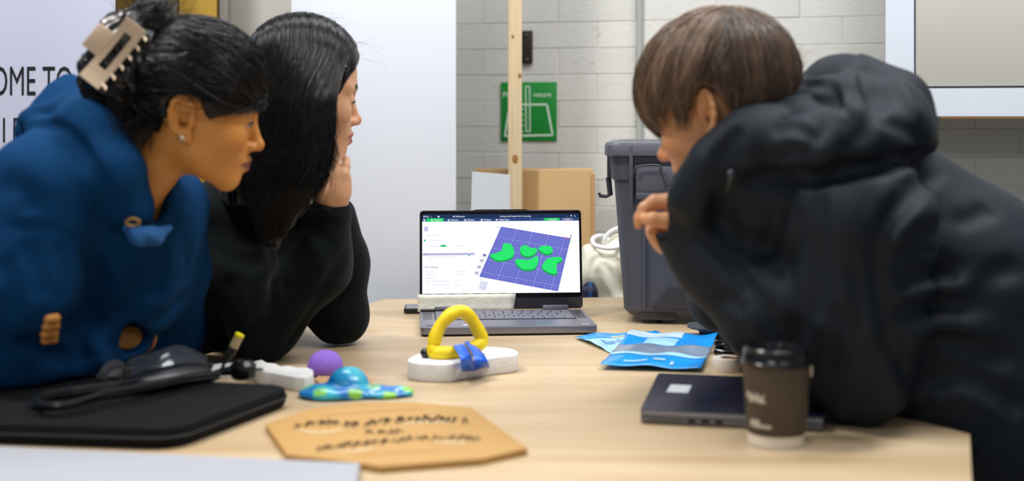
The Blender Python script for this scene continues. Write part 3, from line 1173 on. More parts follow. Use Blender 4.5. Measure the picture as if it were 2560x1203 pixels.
tape_band([on_table(1164, 864, TAB + .034), on_table(1160, 856, zt_), on_table(1180, 880, zt_ - .006), on_table(1188, 908, fz), on_table(1186, 936, TAB + .002)],
          [on_table(1182, 866, TAB + .034), on_table(1172, 853, zt_), on_table(1205, 880, zt_ - .012), on_table(1220, 905, fz), on_table(1226, 924, TAB + .002)])
bp = at(1063, 889, 2.13) - np.array([cen[0], cen[1], TAB])
bm = bmesh.new()
bmesh.ops.create_uvsphere(bm, u_segments=20, v_segments=12, radius=.0082)
bm.transform(Matrix.Translation((bp[0], bp[1], .038)))
MB().bm(bm, True).build('black_bead', mat('gloss_black_bead', '#101218', 0.15), sl)

# blue film packets
def packet(name, label, corners, bands, seed, z0, words=None):
    r = random.Random(seed)
    C = [on_table(x, y, TAB) for x, y in corners]      # back left, back right, front right, front left
    c0 = sum(C) / 4
    t = thing(name, label, 'packet', (c0[0], c0[1], TAB))
    ph = [r.uniform(0, 6) for _ in range(6)]
    def S(u, v, e=0.0):
        q = (C[0] * (1 - u) + C[1] * u) * (1 - v) + (C[3] * (1 - u) + C[2] * u) * v
        z = z0 + .0028 * (1 + math.sin(5 * u + ph[0]) * math.sin(3 * v + ph[1])) + .0018 * math.sin(13 * u + 7 * v + ph[2]) + .0008 * math.sin(23 * v - 9 * u + ph[3])
        z += .006 * max(0, abs(u - .5) * 2 - .75) - .7 * z0 * max(0, v - .55)
        return (q[0] - c0[0], q[1] - c0[1], max(z, .0008) + e)
    def sheet(nm, u0, u1, v0, v1, e, m, nu=26, nv=18):
        vv = [S(u0 + (u1 - u0) * i / nu, v0 + (v1 - v0) * j / nv, e) for i in range(nu + 1) for j in range(nv + 1)]
        ff = [(i * (nv + 1) + j, i * (nv + 1) + j + 1, (i + 1) * (nv + 1) + j + 1, (i + 1) * (nv + 1) + j) for i in range(nu) for j in range(nv)]
        o = MB().add(vv, ff, True).build(nm, m, t)
        k = o.modifiers.new('thick', 'SOLIDIFY')
        k.thickness = .0004
        k.offset = -1
        return o
    for i, (nm, u0, u1, v0, v1, m) in enumerate(bands):
        sheet(nm, u0, u1, v0, v1, 0.0 if i == 0 else .0005 + .0002 * i, m)
    for (body, u, v, size, m, bold) in (words or []):
        V, Fc = text_geo(body, 1.0, 'LEFT')
        vv = []
        for q in V:
            vv.append(S(u + q[0] * size[0], v - q[1] * size[1], .0022))
        MB().add(vv, Fc).build('lettering', m, t)
    return t


M_film = mat('blue_film', '#1391e6', 0.22, var=.06, scale=14, spec=.7)
M_fpale = mat('pale_blue_film', '#9ccdea', 0.25, var=.08, scale=25, spec=.7)
M_fgrey = mat('grey_window_film', '#75859a', 0.25, var=.22, scale=30, spec=.7)
M_fwht = mat('white_film_print', '#b6cce2', 0.3)
packet('film_packet', 'blue and pale plastic packet with a hanging hole, tucked under the other', [(1437, 848), (1640, 829), (1690, 868), (1545, 893)],
       [('film', 0, 1, 0, 1, M_fpale), ('header', 0, 1, 0, .24, M_film), ('hang_hole', .36, .54, .15, .25, mat('birch_seen', '#d9c09a', .5)), ('splash_print', .42, .9, .55, .95, M_fwht), ('corner_print', .6, 1, .82, 1, M_film)], 5, .001,
       [('handy', .14, .52, (.125, .27), mat('cyan_print', '#0d74b4', .3), 0)])
packet('film_packet', 'open blue plastic packet with grey see-through window beside the closed laptop', [(1578, 842), (1797, 847), (1752, 933), (1500, 926)],
       [('film', 0, 1, 0, 1, M_film), ('header_print', 0, .62, 0, .16, M_fwht), ('pale_print', .25, .6, .2, .42, M_fpale), ('window', 0, 1, .44, .68, M_fgrey), ('pale_edge', 0, 1, .68, .74, M_fpale), ('small_print', .2, .44, .87, .90, M_fpale), ('small_print', .5, .62, .86, .90, M_fpale), ('badge', .68, .71, .88, .95, M_fwht)], 9, .0075)

# closed laptop
p0 = on_table(1600, 1060)
yw = math.radians(-12)
cl = thing('closed_laptop', 'closed dark navy laptop with a white sticker beside the coffee cup', 'laptop', tuple(p0), yw)
CWd, CDp = 0.252, 0.262
M_sil = mat('grey_metal_shell', '#6d6f76', 0.35, metal=.6)
MB().prism([(x + CWd / 2, y) for x, y in rrect(CWd / 2, CDp, .008)], .002, .0125, bev=.001).build('base', M_sil, cl)
MB().prism([(x + CWd / 2, y) for x, y in rrect(CWd / 2 - .004, CDp - .01, .008, y0=.004)], 0, .002).build('underside', M_rub, cl)
MB().prism([(x + CWd / 2, y) for x, y in rrect(CWd / 2, CDp, .008)], .0135, .0205, bev=.0012).build('lid', mat('navy_lid', '#23253a', 0.4, metal=.25), cl)
MB().box((.003, -.0003, .0135), (CWd - .003, .003, .019)).build('lid_edge', mat('silver_edge', '#8e929c', .35, metal=.6), cl)
MB().box((.004, .0015, .0124), (CWd - .004, CDp - .004, .0137)).build('gap', M_rub, cl)
for xx in (.066, .085, .104):
    MB().box((xx, -.0006, .0045), (xx + .011, .001, .0105), bev=.0004).build('port', M_rub, cl)
MB().box((.015, -.0005, .0045), (.060, .001, .0105)).build('port_strip', mat('port_grey', '#55564f', .5), cl)
MB().prism([(.026, .120), (.058, .120), (.060, .175), (.028, .175)], .0205, .0209).build('sticker', mat('white_sticker', '#cfd6da', .5, var=.04, scale=60), cl)

# paper cup
c = on_table(1940, 1108)
cu = thing('coffee_cup', 'dark brown paper coffee cup with black lid, nearest to the camera', 'cup', tuple(c), 0.0)
MB().lathe([(.0345, 0), (.0365, .001), (.0375, .022)], 48).build('white_foot', mat('cup_white', '#e6dcce', .6), cu)
MB().lathe([(.0378, .016), (.0385, .017), (.0437, .106), (.043, .1065)], 48, caps=False).build('sleeve', mat('cup_brown', '#43392e', .55, var=.04, scale=30), cu)
MB().lathe([(.0440, .1045), (.0458, .106), (.0460, .110), (.0442, .112), (.0425, .1225), (.0428, .126), (.0405, .1285), (.0380, .1275), (.0370, .124), (.0, .124)], 48, caps=False).build('lid', mat('black_plastic_lid', '#14161a', .22), cu)
MB().box((-.006, -.039, .124), (.006, -.034, .1262), bev=.0008).build('sip_spout', mat('black_plastic_lid', '#14161a'), cu)
MB().prism([(.0, 0), (.0052, 0), (.0056, .086), (.0, .086)], 0, .0006, M=frame((.0345, -.0165, .018), (.46, .89, 0), (0.055, 0, 1))).build('sleeve_seam', mat('cup_seam', '#6d6558', .5), cu)
M_lw = mat('cup_print_white', '#cfc6b8', .5)
def cup_mark(nm, a0, a1, z0, amp, n, seed):
    r = random.Random(seed)
    pts = []
    for i in range(n):
        a = math.radians(a0 + (a1 - a0) * i / (n - 1))
        z = z0 + amp * (math.sin(i * 1.9) * .7 + r.uniform(-.3, .3))
        rad = .0385 + (z - .017) / .089 * .0052 + .0004
        pts.append((rad * math.cos(a), rad * math.sin(a), z))
    MB().tube(spline(pts, n * 4), .0011, 6).build(nm, M_lw, cu)
cup_mark('logo_script', 197, 238, .066, .0065, 12, 1)
cup_mark('logo_script', 200, 240, .063, .0045, 14, 2)
cup_mark('small_print', 205, 250, .029, .0025, 22, 3)
cup_mark('small_print', 205, 228, .034, .003, 12, 4)
MB().box((.0425, -.012, .090), (.0455, -.004, .104), bev=.001).build('sleeve_tab', M_lw, cu)

# tape roll, cap, cable, by the man's elbow
c = on_table(1820, 926)
tr_ = thing('tape_roll', 'small white tape roll with a red label behind the coffee cup', 'tape', tuple(c))
MB().lathe([(.013, 0), (.0245, 0), (.0255, .002), (.0255, .020), (.0245, .022), (.013, .022), (.013, 0)], 40, caps=False).build('roll', mat('white_tape', '#e4dbd0', .6), tr_)
MB().lathe([(.012, .001), (.0131, .001), (.0131, .0212), (.012, .0212), (.012, .001)], 32, caps=False).build('core', mat('card_core', '#b99a72', .7), tr_)
MB().box((.003, -.014, .0219), (.020, -.003, .0226)).build('red_label', mat('red_print', '#9c1c22', .5), tr_)

cp = on_table(1866, 846)
def capf(P):
    q = P - np.array([cp[0], cp[1] + .03, TAB], np.float32)
    d = ell(q, (0, 0, .008), (.085, .065, .042))
    d = smax(d, -q[:, 2] + .0008, .004)
    br = ell(q, (-.075, -.012, .020), (.040, .045, .006))
    d = smin(d, br, .012)
    d += .0015 * np.sin(q[:, 0] * 90 + 2 * np.sin(q[:, 1] * 60))
    return d
cap = blob('fabric_cap', capf, (cp[0] - .14, cp[1] - .06, TAB - .01), (cp[0] + .11, cp[1] + .12, TAB + .07), .003, mat('navy_cloth', '#161c28', .85, sheen=.2, var=.1, scale=40))
tag(cap, 'crumpled navy cloth cap lying in front of the grey tub', 'cap')
p = on_table(1832, 884)
cb_ = thing('coiled_cable', 'glossy black coiled cable between the blue packet and the cup', 'cable', tuple(p))
pts = []
for i in range(60):
    a = i * .42
    pts.append((.028 * math.cos(a) * (1 + .1 * math.sin(i)), .017 * math.sin(a), .006 + .016 * i / 60 + .002 * math.sin(i * 1.3)))
MB().tube(pts, .0042, 8).build('cord', mat('gloss_black_cord', '#0c0e12', .2), cb_)
MB().tube([(.0, -.02, .005), (-.02, -.024, .005), (-.034, -.012, .006)], .0055, 10).build('plug', mat('gloss_black_cord', '#0c0e12'), cb_)

# black laptop sleeve with the charger on it
A = on_table(440, 1070, TAB + .030)
B = on_table(738, 962, TAB + .030)
Cc = A + np.array([-.42, .05, 0])
Dd = B + np.array([-.40, .09, 0])
poly = np.array([A, B, Dd, Cc])[:, :2]
def round_poly(P, r, n=6):
    out = []
    k = len(P)
    for i in range(k):
        p, a, b_ = P[i], P[i - 1], P[(i + 1) % k]
        u = (a - p) / np.linalg.norm(a - p)
        w = (b_ - p) / np.linalg.norm(b_ - p)
        s, e = p + u * r, p + w * r
        for j in range(n + 1):
            tt = j / n
            out.append((1 - tt) ** 2 * s + 2 * tt * (1 - tt) * p + tt * tt * e)
    return np.array(out)
pp = round_poly(poly, .04)
ls = thing('laptop_sleeve', 'padded black laptop sleeve lying under the charger cable', 'sleeve', (A[0], A[1], TAB))
M_neo = mat('black_neoprene', '#090b0e', .85, spec=.2, bump=.15, bscale=400)
MB().prism([(q[0] - A[0], q[1] - A[1]) for q in pp], 0, .0305, bev=.010).build('body', M_neo, ls)
ce = pp.mean(0)
ring = [((q[0] - ce[0]) * 1.003 + ce[0] - A[0], (q[1] - ce[1]) * 1.003 + ce[1] - A[1], .0155) for q in pp]
MB().tube(ring, .0016, 6, closed=True).build('zip_seam', mat('black_zip', '#1c1f24', .5), ls)

ZC = TAB + .0305
cc = on_table(330, 975, ZC)
ch = thing('charger_cable', 'bundled black charger cable with a strap lying on the laptop sleeve', 'charger', (cc[0], cc[1], ZC))
def cpt(px, py, h):
    return on_table(px, py, ZC + h) - np.array([cc[0], cc[1], ZC])
M_cab = mat('black_cable', '#14171b', .32)
for k, (dx, dy, hh) in enumerate(((0, 0, .0045), (6, 5, .012), (-4, 9, .0055), (10, -4, .017))):
    loop = [cpt(520 + dx, 916 + dy, hh + .006), cpt(400 + dx, 942 + dy, hh + .006), cpt(290 + dx, 962 + dy, hh + .004), cpt(170 + dx, 978 + dy, hh), cpt(95 + dx, 992 + dy, hh), cpt(90 + dx, 1010 + dy * .5, hh), cpt(150 + dx, 1014 + dy * .3, hh), cpt(240 + dx, 990 + dy, hh + .003), cpt(330 + dx, 972 + dy, hh + .006), cpt(440 + dx, 950 + dy, hh + .003), cpt(540 + dx, 938 + dy, hh)]
    MB().tube(spline(loop, 60), .0040, 8).build('cord', M_cab, ch)
br = [cpt(330, 958, .0165), cpt(400, 946, .0165), cpt(470, 932, .0165), cpt(520, 924, .0165)]
MB().tube(spline(br, 12), [.015, .020, .023, .025, .026, .026, .026, .025, .023, .020, .016, .010], 14, flat=.6).build('power_brick', mat('black_brick', '#101216', .35), ch)
s0 = cpt(283, 968, .0)
MB().tube([(s0[0] + .020 * math.cos(a) * .45, s0[1] + .024 * math.cos(a) + .004, .0175 + .0145 * math.sin(a)) for a in np.linspace(0, 2 * math.pi, 24, endpoint=False)], .0075, 8, closed=True, flat=.25).build('strap', mat('dark_strap', '#23262a', .8), ch)
stem = [cpt(520, 955, .003), cpt(545, 940, .006), cpt(556, 920, .014), cpt(566, 893, .022)]
MB().tube(spline(stem, 16), .0030, 8).build('lead', M_cab, ch)
q0, q1, q2 = at(562, 905, 1.985), at(584, 868, 1.985), at(600, 836, 1.985)
org = np.array([cc[0], cc[1], ZC])
MB().tube([q0 - org, q0 * .6 + q1 * .4 - org, q1 - org], [.0055, .0092, .0098], 12, flat=.8).build('connector', mat('connector_black', '#23231f', .5), ch)
MB().tube([q1 - org, q2 * .82 + q1 * .18 - org], .0086, 12, flat=.8).build('connector_tip', mat('connector_beige', '#cdb389', .4, metal=.2), ch)
MB().tube([q2 * .80 + q1 * .20 - org, q2 - org], .0088, 12, flat=.82).build('yellow_end', mat('connector_yellow', '#e2d21a', .45), ch)
pq = on_table(608, 948, ZC)
pl = thing('mains_plug', 'round black plug head at the right end of the charger cable', 'plug', tuple(pq), 0.3)
MB().lathe([(.014, 0), (.018, .003), (.0205, .012), (.0195, .022), (.013, .029), (.0, .031)], 28, caps=False).build('plug_body', mat('plug_black', '#0f1115', .22), pl)
MB().tube([(-.016, 0, .014), (-.032, .004, .012), (-.05, .01, .008)], [.008, .006, .0042], 12).build('strain_relief', mat('plug_black', '#0f1115'), pl)
for q in (-.006, .006):
    MB().box((.018, q - .002, .012), (.030, q + .002, .0145), bev=.0006).build('pin', mat('pin_steel', '#9a9a9a', .3, metal=.9), pl)
# clear bag over the cable
bg_ = []
nu, nv = 22, 12
q00, q10, q11, q01 = on_table(315, 938, ZC), on_table(520, 915, ZC), on_table(516, 945, ZC), on_table(330, 975, ZC)
rr_ = random.Random(8)
for i in range(nu + 1):
    for j in range(nv + 1):
        u, v = i / nu, j / nv
        q = (q00 * (1 - u) + q10 * u) * (1 - v) + (q01 * (1 - u) + q11 * u) * v
        z = ZC + .004 + .040 * math.sin(math.pi * v) ** .7 * math.sin(math.pi * (.12 + .8 * u)) ** .5 + .003 * math.sin(9 * u + 5 * v) + rr_.uniform(0, .002)
        bg_.append((q[0], q[1], z))
bo = MB().add(bg_, [(i * (nv + 1) + j, i * (nv + 1) + j + 1, (i + 1) * (nv + 1) + j + 1, (i + 1) * (nv + 1) + j) for i in range(nu) for j in range(nv)], True).build('plastic_bag', mat('smoky_clear_plastic', '#3c4654', .18, alpha=.45, spec=.9))
tag(bo, 'smoky clear plastic bag draped over the charger cable', 'bag')

# white foam offcuts
def prism_thing(name, label, cat, pix, ztop, m, group=None, bev=.002):
    P = np.array(tabpoly(pix, TAB + ztop))
    c_ = P.mean(0)
    o = MB().prism([(a[0] - c_[0], a[1] - c_[1]) for a in P], 0, ztop, bev=bev).build(name, m)
    o.location = (c_[0], c_[1], TAB)
    return tag(o, label, cat, group)
M_foam = mat('white_foam', '#e6e6e4')
prism_thing('foam_offcut', 'jagged white foam offcut to the left of the purple ball', 'foam', [(632, 904), (655, 899), (668, 907), (690, 909), (703, 916), (722, 914), (745, 919), (770, 919), (783, 925), (784, 936), (762, 944), (735, 943), (700, 936), (665, 930), (640, 925)], .022, M_foam)
prism_thing('foam_offcut', 'flat white foam scrap behind the black plug head', 'foam', [(502, 915), (550, 908), (606, 903), (618, 910), (614, 921), (570, 928), (510, 928)], .012, M_foam)
p = on_table(813, 938)
o = MB().lathe([(.0265, 0), (.0295, .004), (.0300, .012), (.0272, .022), (.0200, .0315), (.0100, .0365), (.0, .0375)], 36, caps=False).build('foam_ball', mat('purple_foam', '#8e67cf', .85, var=.06, scale=120, bump=.4, bscale=300))
o.location = (p[0], p[1], TAB + .004)
tag(o, 'purple foam half ball behind the blue clay dome', 'ball')
prism_thing('card_scrap', 'small brown cardboard scrap under the purple half ball', 'card', [(788, 948), (800, 930), (870, 926), (915, 929), (930, 948), (926, 962), (880, 966), (805, 966)], .004, M_card, bev=.0008)
p = on_table(870, 992)
def clayf(P):
    q = P - np.array([p[0], p[1], TAB], np.float32)
    d = ell(q, (-.002, .016, .010), (.034, .034, .033))
    b1 = ell(q, (-.026, -.002, .006), (.050, .036, .013))
    b2 = ell(q, (.034, .002, .004), (.062, .026, .009))
    b3 = cone(q, (.05, .005, .006), (.094, .006, .005), .010, .006)
    d = smin(smin(smin(b1, b2, .02), b3, .012), d, .004)
    d = smax(d, -q[:, 2] + .0006, .003)
    return d + .0012 * np.sin(q[:, 0] * 130) * np.sin(q[:, 1] * 110 + 1)
def clay_col(V):
    q = V - np.array([p[0], p[1], TAB], np.float32)
    n = np.sin(q[:, 0] * 85 + 2.2 * np.sin(q[:, 1] * 60)) + np.sin(q[:, 1] * 95 + 2 * np.sin(q[:, 0] * 70 + q[:, 2] * 60))
    n2 = np.sin(q[:, 0] * 120 + 3) * np.sin(q[:, 1] * 100 + q[:, 2] * 90)
    cA, cB, cG = np.array(lin('#1478c4')[:3]), np.array(lin('#2fb4c9')[:3]), np.array(lin('#8fd24a')[:3])
    w = np.clip(n * .45 + .4, 0, 1)[:, None]
    c_ = cA * (1 - w) + cB * w
    g = (np.clip(n2 * 2.2 - .2, 0, 1) * np.clip(1 - (q[:, 2] - .012) / .012, 0, 1))[:, None]
    return c_ * (1 - g) + cG * g
clay = blob('clay_model', clayf, (p[0] - .1, p[1] - .06, TAB - .01), (p[0] + .12, p[1] + .07, TAB + .08), .002, mat('marbled_clay', '#1f8fc0', .3, attr='Col', coat=.2), None, clay_col)
tag(clay, 'blue and green marbled clay dome on a flat blob', 'model')

# octagonal cardboard with engraved ornaments
oc_px = [(664, 1060), (777, 1021), (882, 1007), (1033, 1005), (1179, 1019), (1213, 1043), (1319, 1120), (1204, 1146), (951, 1166), (905, 1158), (717, 1136)]
zo = .009
P = np.array(tabpoly(oc_px, TAB + zo))
c_ = P.mean(0)
oc = thing('cardboard_plaque', 'ochre octagonal cardboard plaque with dark engraved ornaments in front', 'cardboard', (c_[0], c_[1], TAB))
MB().prism([(a[0] - c_[0], a[1] - c_[1]) for a in P], 0, zo, bev=.0012).build('board', mat('ochre_cardboard', '#b48c50', .7, var=.05, scale=9, stretch=(1, 14, 1), bump=.06, bscale=40), oc)
M_eng = mat('burnt_engraving', '#57421f', .8)
M_cut = mat('cut_through', '#c4ae8a', .7)
def opt(px, py):
    return on_table(px, py, TAB + zo)[:2] - c_
def engrave(pts, w, m=None, z=.0004):
    Q = spline(np.array([opt(*a) for a in pts]), 5 * len(pts))
    t = np.gradient(Q, axis=0)
    t /= np.linalg.norm(t, axis=1)[:, None] + 1e-9
    nrm = np.stack([-t[:, 1], t[:, 0]], -1)
    s = np.sin(np.linspace(.15, math.pi - .15, len(Q)))[:, None]
    L = Q + nrm * w * s / 2
    R_ = Q - nrm * w * s / 2
    k = len(Q)
    return [(a[0], a[1], zo + z) for a in L] + [(a[0], a[1], zo + z) for a in R_], [(i, i + 1, k + i + 1, k + i) for i in range(k - 1)]
rg = random.Random(21)
def scribble(x0, x1, y0f, hpx, n):
    m = MB()
    for i in range(n):
        x = x0 + (x1 - x0) * (i + .5) / n
        y = y0f((x - x0) / (x1 - x0))
        w = (x1 - x0) / n
        for s in range(2):
            ax = x + rg.uniform(-.7, .2) * w
            pts = [(ax, y + hpx * rg.uniform(.2, .55)), (ax + w * rg.uniform(.2, .6), y - hpx * rg.uniform(.1, .5)), (ax + w * rg.uniform(.5, 1.2), y + hpx * rg.uniform(-.2, .5))]
            m.add(*engrave(pts, .0030))
    m.build('engraving', M_eng, oc)['kind'] = 'stuff'
arc1 = lambda t: 1068 - 14 * t - 6 * math.sin(6.2 * t)
scribble(735, 950, arc1, 20, 13)
scribble(950, 1165, lambda t: 1056 - 8 * math.sin(3 * t), 22, 13)
scribble(918, 1000, lambda t: 1082, 16, 5)
scribble(785, 960, lambda t: 1122 - 18 * t, 20, 11)
scribble(960, 1195, lambda t: 1106 - 10 * math.sin(2.6 * t), 18, 12)
for pts, w in (([(740, 1074), (800, 1082), (870, 1072)], .011), ([(1000, 1062), (1070, 1056), (1140, 1060)], .010), ([(830, 1130), (890, 1128), (940, 1118)], .010), ([(1080, 1108), (1130, 1106), (1175, 1108)], .010)):
    MB().add(*engrave(pts, w, z=.0003)).build('cut_slot', M_cut, oc)
for pts in ([(800, 1040), (920, 1030), (1060, 1022)], [(880, 1142), (1000, 1132), (1180, 1122)]):
    MB().add(*engrave(pts, .004, z=.0003)).build('score_line', mat('score_brown', '#a97c3c', .7), oc)

# white foam board in the foreground
a = on_table(900, 1158, TAB + .012)
b_ = on_table(-260, 1104, TAB + .012)
P = np.array([a, b_, b_ + np.array([.0, -.42, 0]), a + np.array([.02, -.32, 0])])[:, :2]
o = MB().prism([(q[0] - a[0], q[1] - a[1]) for q in P], 0, .012, bev=.001).build('foam_board', mat('white_foam_board', '#a7aab2', .5))
o.location = (a[0], a[1], TAB)
tag(o, 'white foam board lying at the near left corner of the table', 'board')
p = on_table(484, 918)
o = blob('red_pouch', lambda P: smax(ell(P, p + np.array([0, 0, .004]), (.022, .014, .010)), TAB + .0006 - P[:, 2], .002) + .001 * np.sin(P[:, 0] * 300), p - np.array([.03, .025, .01]), p + np.array([.03, .025, .025]), .0018, mat('red_cloth', '#7c1f2b', .8))
tag(o, 'small dark red cloth pouch behind the charger cable', 'pouch')

# ================================================================== GREY TUB ON THE TABLE
fb = on_table(1640, 812)
tub = thing('storage_tub', 'dark grey wheeled plastic storage tub with lid standing on the table', 'tub', (fb[0] - .024, fb[1] + .005, TAB), math.radians(-7))
M_tub = mat('grey_plastic', '#4b4d57', .5, var=.02, scale=40, bump=.06, bscale=500)
M_tubd = mat('dark_grey_plastic', '#33343a', .5)
TW, TD, THt = 0.36, 0.27, 0.385
def tub_ring(z, gx, gy, r=.035, n=6):
    x0, x1, y0, y1 = -.045 - gx, TW - .045 + gx, -gy, TD + gy
    out = []
    for (cx, cy, a0) in ((x1 - r, y0 + r, -90), (x1 - r, y1 - r, 0), (x0 + r, y1 - r, 90), (x0 + r, y0 + r, 180)):
        for i in range(n + 1):
            a = math.radians(a0 + 90 * i / n)
            out.append((cx + r * math.cos(a), cy + r * math.sin(a), z))
    return out
def loft(rings, cap0=True, cap1=True):
    m = MB()
    n = len(rings[0])
    vv = [v for r in rings for v in r]
    ff = [(i * n + j, i * n + (j + 1) % n, (i + 1) * n + (j + 1) % n, (i + 1) * n + j) for i in range(len(rings) - 1) for j in range(n)]
    if cap0:
        ff.append(list(range(n))[::-1])
    if cap1:
        ff.append([(len(rings) - 1) * n + j for j in range(n)])
    return m.add(vv, ff, True)
loft([tub_ring(.016, -.012, -.012), tub_ring(.028, -.002, -.002), tub_ring(.30, .018, .018), tub_ring(.302, .023, .023), tub_ring(.352, .027, .027)]).build('shell', M_tub, tub)
loft([tub_ring(.350, .033, .033), tub_ring(.352, .037, .037), tub_ring(.372, .037, .037), tub_ring(.378, .034, .034), tub_ring(.380, .020, .020), tub_ring(.377, .012, .012)]).build('lid', mat('grey_lid_plastic', '#565863', .42, bump=.05, bscale=500), tub)
def wall_rib(x0, x1, z0, z1, th, m, nm):
    g = lambda z: -.002 - .018 * (z - .028) / .272
    MB().add([(x0, g(z0) - th, z0), (x1, g(z0) - th, z0), (x1, g(z1) - th, z1), (x0, g(z1) - th, z1), (x0, g(z0) + .01, z0), (x1, g(z0) + .01, z0), (x1, g(z1) + .01, z1), (x0, g(z1) + .01, z1)],
             [(0, 1, 2, 3), (4, 7, 6, 5), (0, 4, 5, 1), (1, 5, 6, 2), (2, 6, 7, 3), (3, 7, 4, 0)]).build(nm, m, tub)
for x in (.0, TW - .09):
    wall_rib(x - .003, x + .003, .03, .30, .0035, M_tub, 'corner_rib')
MB().add([(0.016, -.0075, .035), (.30, -.0075, .035), (.27, -.0105, .075), (.05, -.0105, .075), (0.016, .01, .035), (.30, .01, .035), (.27, .01, .075), (.05, .01, .075)],
         [(0, 1, 2, 3), (0, 4, 5, 1), (1, 5, 6, 2), (2, 6, 7, 3), (3, 7, 4, 0)]).build('lower_panel', M_tubd, tub)
# latch handle on the front
gy = -.024
MB().box((-.016, gy - .018, .262), (.12, gy + .004, .276), bev=.002).build('handle_shelf', M_tub, tub)
MB().box((-.016, gy - .012, .276), (.12, gy - .006, .330), bev=.001).build('handle_plate', mat('grey_lid_plastic', '#565863'), tub)
MB().box((-.030, gy - .014, .246), (-.022, gy + .004, .372), bev=.002).build('latch_bar', M_tub, tub)
MB().tube(spline([(-.02, gy - .020, .315), (-.012, gy - .021, .330), (.03, gy - .021, .332), (.035, gy - .022, .318), (.045, gy - .022, .292), (.052, gy - .022, .284), (.13, gy - .022, .284)], 40), .0022, 8).build('latch_wire', M_tubd, tub)
# hook at the left end
MB().tube([(-.080, .12, .30), (-.076, .12, .262), (-.085, .12, .258), (-.098, .118, .259), (-.100, .118, .266)], [.006, .006, .004, .004, .003], 8).build('end_latch', M_tubd, tub)
MB().box((-.082, .10, .30), (-.068, .14, .352), bev=.002).build('end_bracket', M_tubd, tub)
for (x, y) in ((.02, .03), (TW - .11, .03), (.02, TD - .04), (TW - .11, TD - .04)):
    MB().box((x - .028, y - .026, .008), (x + .045, y + .02, .024), bev=.002).build('caster_bracket', M_tubd, tub)
    MB().lathe([(.004, -.007), (.0095, -.007), (.0100, -.005), (.0100, .005), (.0095, .007), (.004, .007)], 20).build('caster_wheel', M_rub, tub, M=Matrix.Translation((x + .012, y, .0102)) @ Matrix.Rotation(math.pi / 2, 4, 'X'))

# ================================================================== CLOTH BEHIND THE TABLE
sx = at(1530, 700, 3.27)
def sackf(P):
    q = P - np.array([sx[0], 3.27, 0], np.float32)
    d = chain(q, [(.0, 0, .06), (.0, 0, .62), (-.012, -.01, .80), (.02, 0, .84)], [.085, .085, .058, .03], .06)
    arm = chain(q, [(-.05, -.05, .83), (-.075, -.06, .78), (-.072, -.06, .66)], [.022, .024, .03], .03)
    arm2 = chain(q, [(.03, -.06, .83), (.06, -.085, .74), (.075, -.08, .62)], [.025, .028, .03], .03)
    d = smin(smin(d, arm, .02), arm2, .02)
    d += .007 * np.sin(q[:, 0] * 62 + 16 * q[:, 2] + 2 * np.sin(q[:, 2] * 17)) + .002 * np.sin(q[:, 2] * 55 + q[:, 0] * 60)
    return smax(d, -q[:, 2] + .001, .005)
fos = [([(1478, 700), (1485, 655), (1510, 640), (1545, 655), (1572, 690)], .007, .012), ([(1492, 668), (1502, 715), (1522, 752)], .007, .014), ([(1500, 650), (1530, 690), (1545, 750)], .006, .010), ([(1475, 640), (1500, 622), (1540, 632), (1570, 650)], .006, .008), ([(1545, 660), (1556, 700), (1566, 745)], .006, .009)]
o = blob('canvas_sack', with_folds(sackf, fos, 0, 30, 3.6), (sx[0] - .16, 3.10, -.02), (sx[0] + .16, 3.42, .92), .0045, mat('cream_canvas', '#dedccb', .85, var=.05, scale=20, bump=.2, bscale=300))
tag(o, 'cream canvas sack with folds behind the grey tub and laptop', 'sack')
cz = [at(1569, 572, 3.24), at(1545, 571, 3.24), at(1520, 585, 3.24), at(1510, 605, 3.24), at(1512, 622, 3.25), at(1535, 618, 3.27), at(1512, 592, 3.28), at(1492, 591, 3.24), at(1481, 600, 3.22), at(1487, 613, 3.21), at(1515, 621, 3.20), at(1545, 618, 3.20), at(1575, 604, 3.20)]
o = MB().tube(spline(cz, 90), .0055, 10).build('white_rope', mat('white_rope_cord', '#e2e3e3', .6))
tag(o, 'white looped cord lying on top of the canvas sack', 'cord')
pxx = at(1471, 700, 3.128)
def plaidf(P):
    q = P - np.array([pxx[0], 3.128, 0], np.float32)
    d = chain(q, [(0, 0, .04), (.004, 0, .5), (.0, 0, .755)], [.030, .030, .024], .05)
    return d + .003 * np.sin(q[:, 0] * 130 + 5 * q[:, 2]) + .002 * np.sin(q[:, 2] * 50)
def plaid_col(V):
    base = np.tile(np.array(lin('#12203c')[:3]), (len(V), 1))
    s1 = (np.sin(V[:, 0] * 240) > .75)
    s2 = (np.sin(V[:, 2] * 150) > .8)
    base[s1] = lin('#1d4a78')[:3]
    base[s2] = lin('#3a3a52')[:3]
    return base
o = blob('plaid_blanket', plaidf, (pxx[0] - .06, 3.06, -.02), (pxx[0] + .06, 3.20, .82), .004, mat('plaid_cloth', '#12203c', .9, attr='Col'), None, plaid_col)
tag(o, 'rolled dark blue plaid blanket peeking out right of the laptop', 'blanket')

# ================================================================== PEOPLE
def rot(yaw, p, r):
    cy, sy = math.cos(yaw), math.sin(yaw)
    cp_, sp2 = math.cos(p), math.sin(p)
    cr, sr = math.cos(r), math.sin(r)
    Rz = np.array([[cy, -sy, 0], [sy, cy, 0], [0, 0, 1]])
    Ry = np.array([[cp_, 0, sp2], [0, 1, 0], [-sp2, 0, cp_]])
    Rx = np.array([[1, 0, 0], [0, cr, -sr], [0, sr, cr]])
    return Rz @ Ry @ Rx


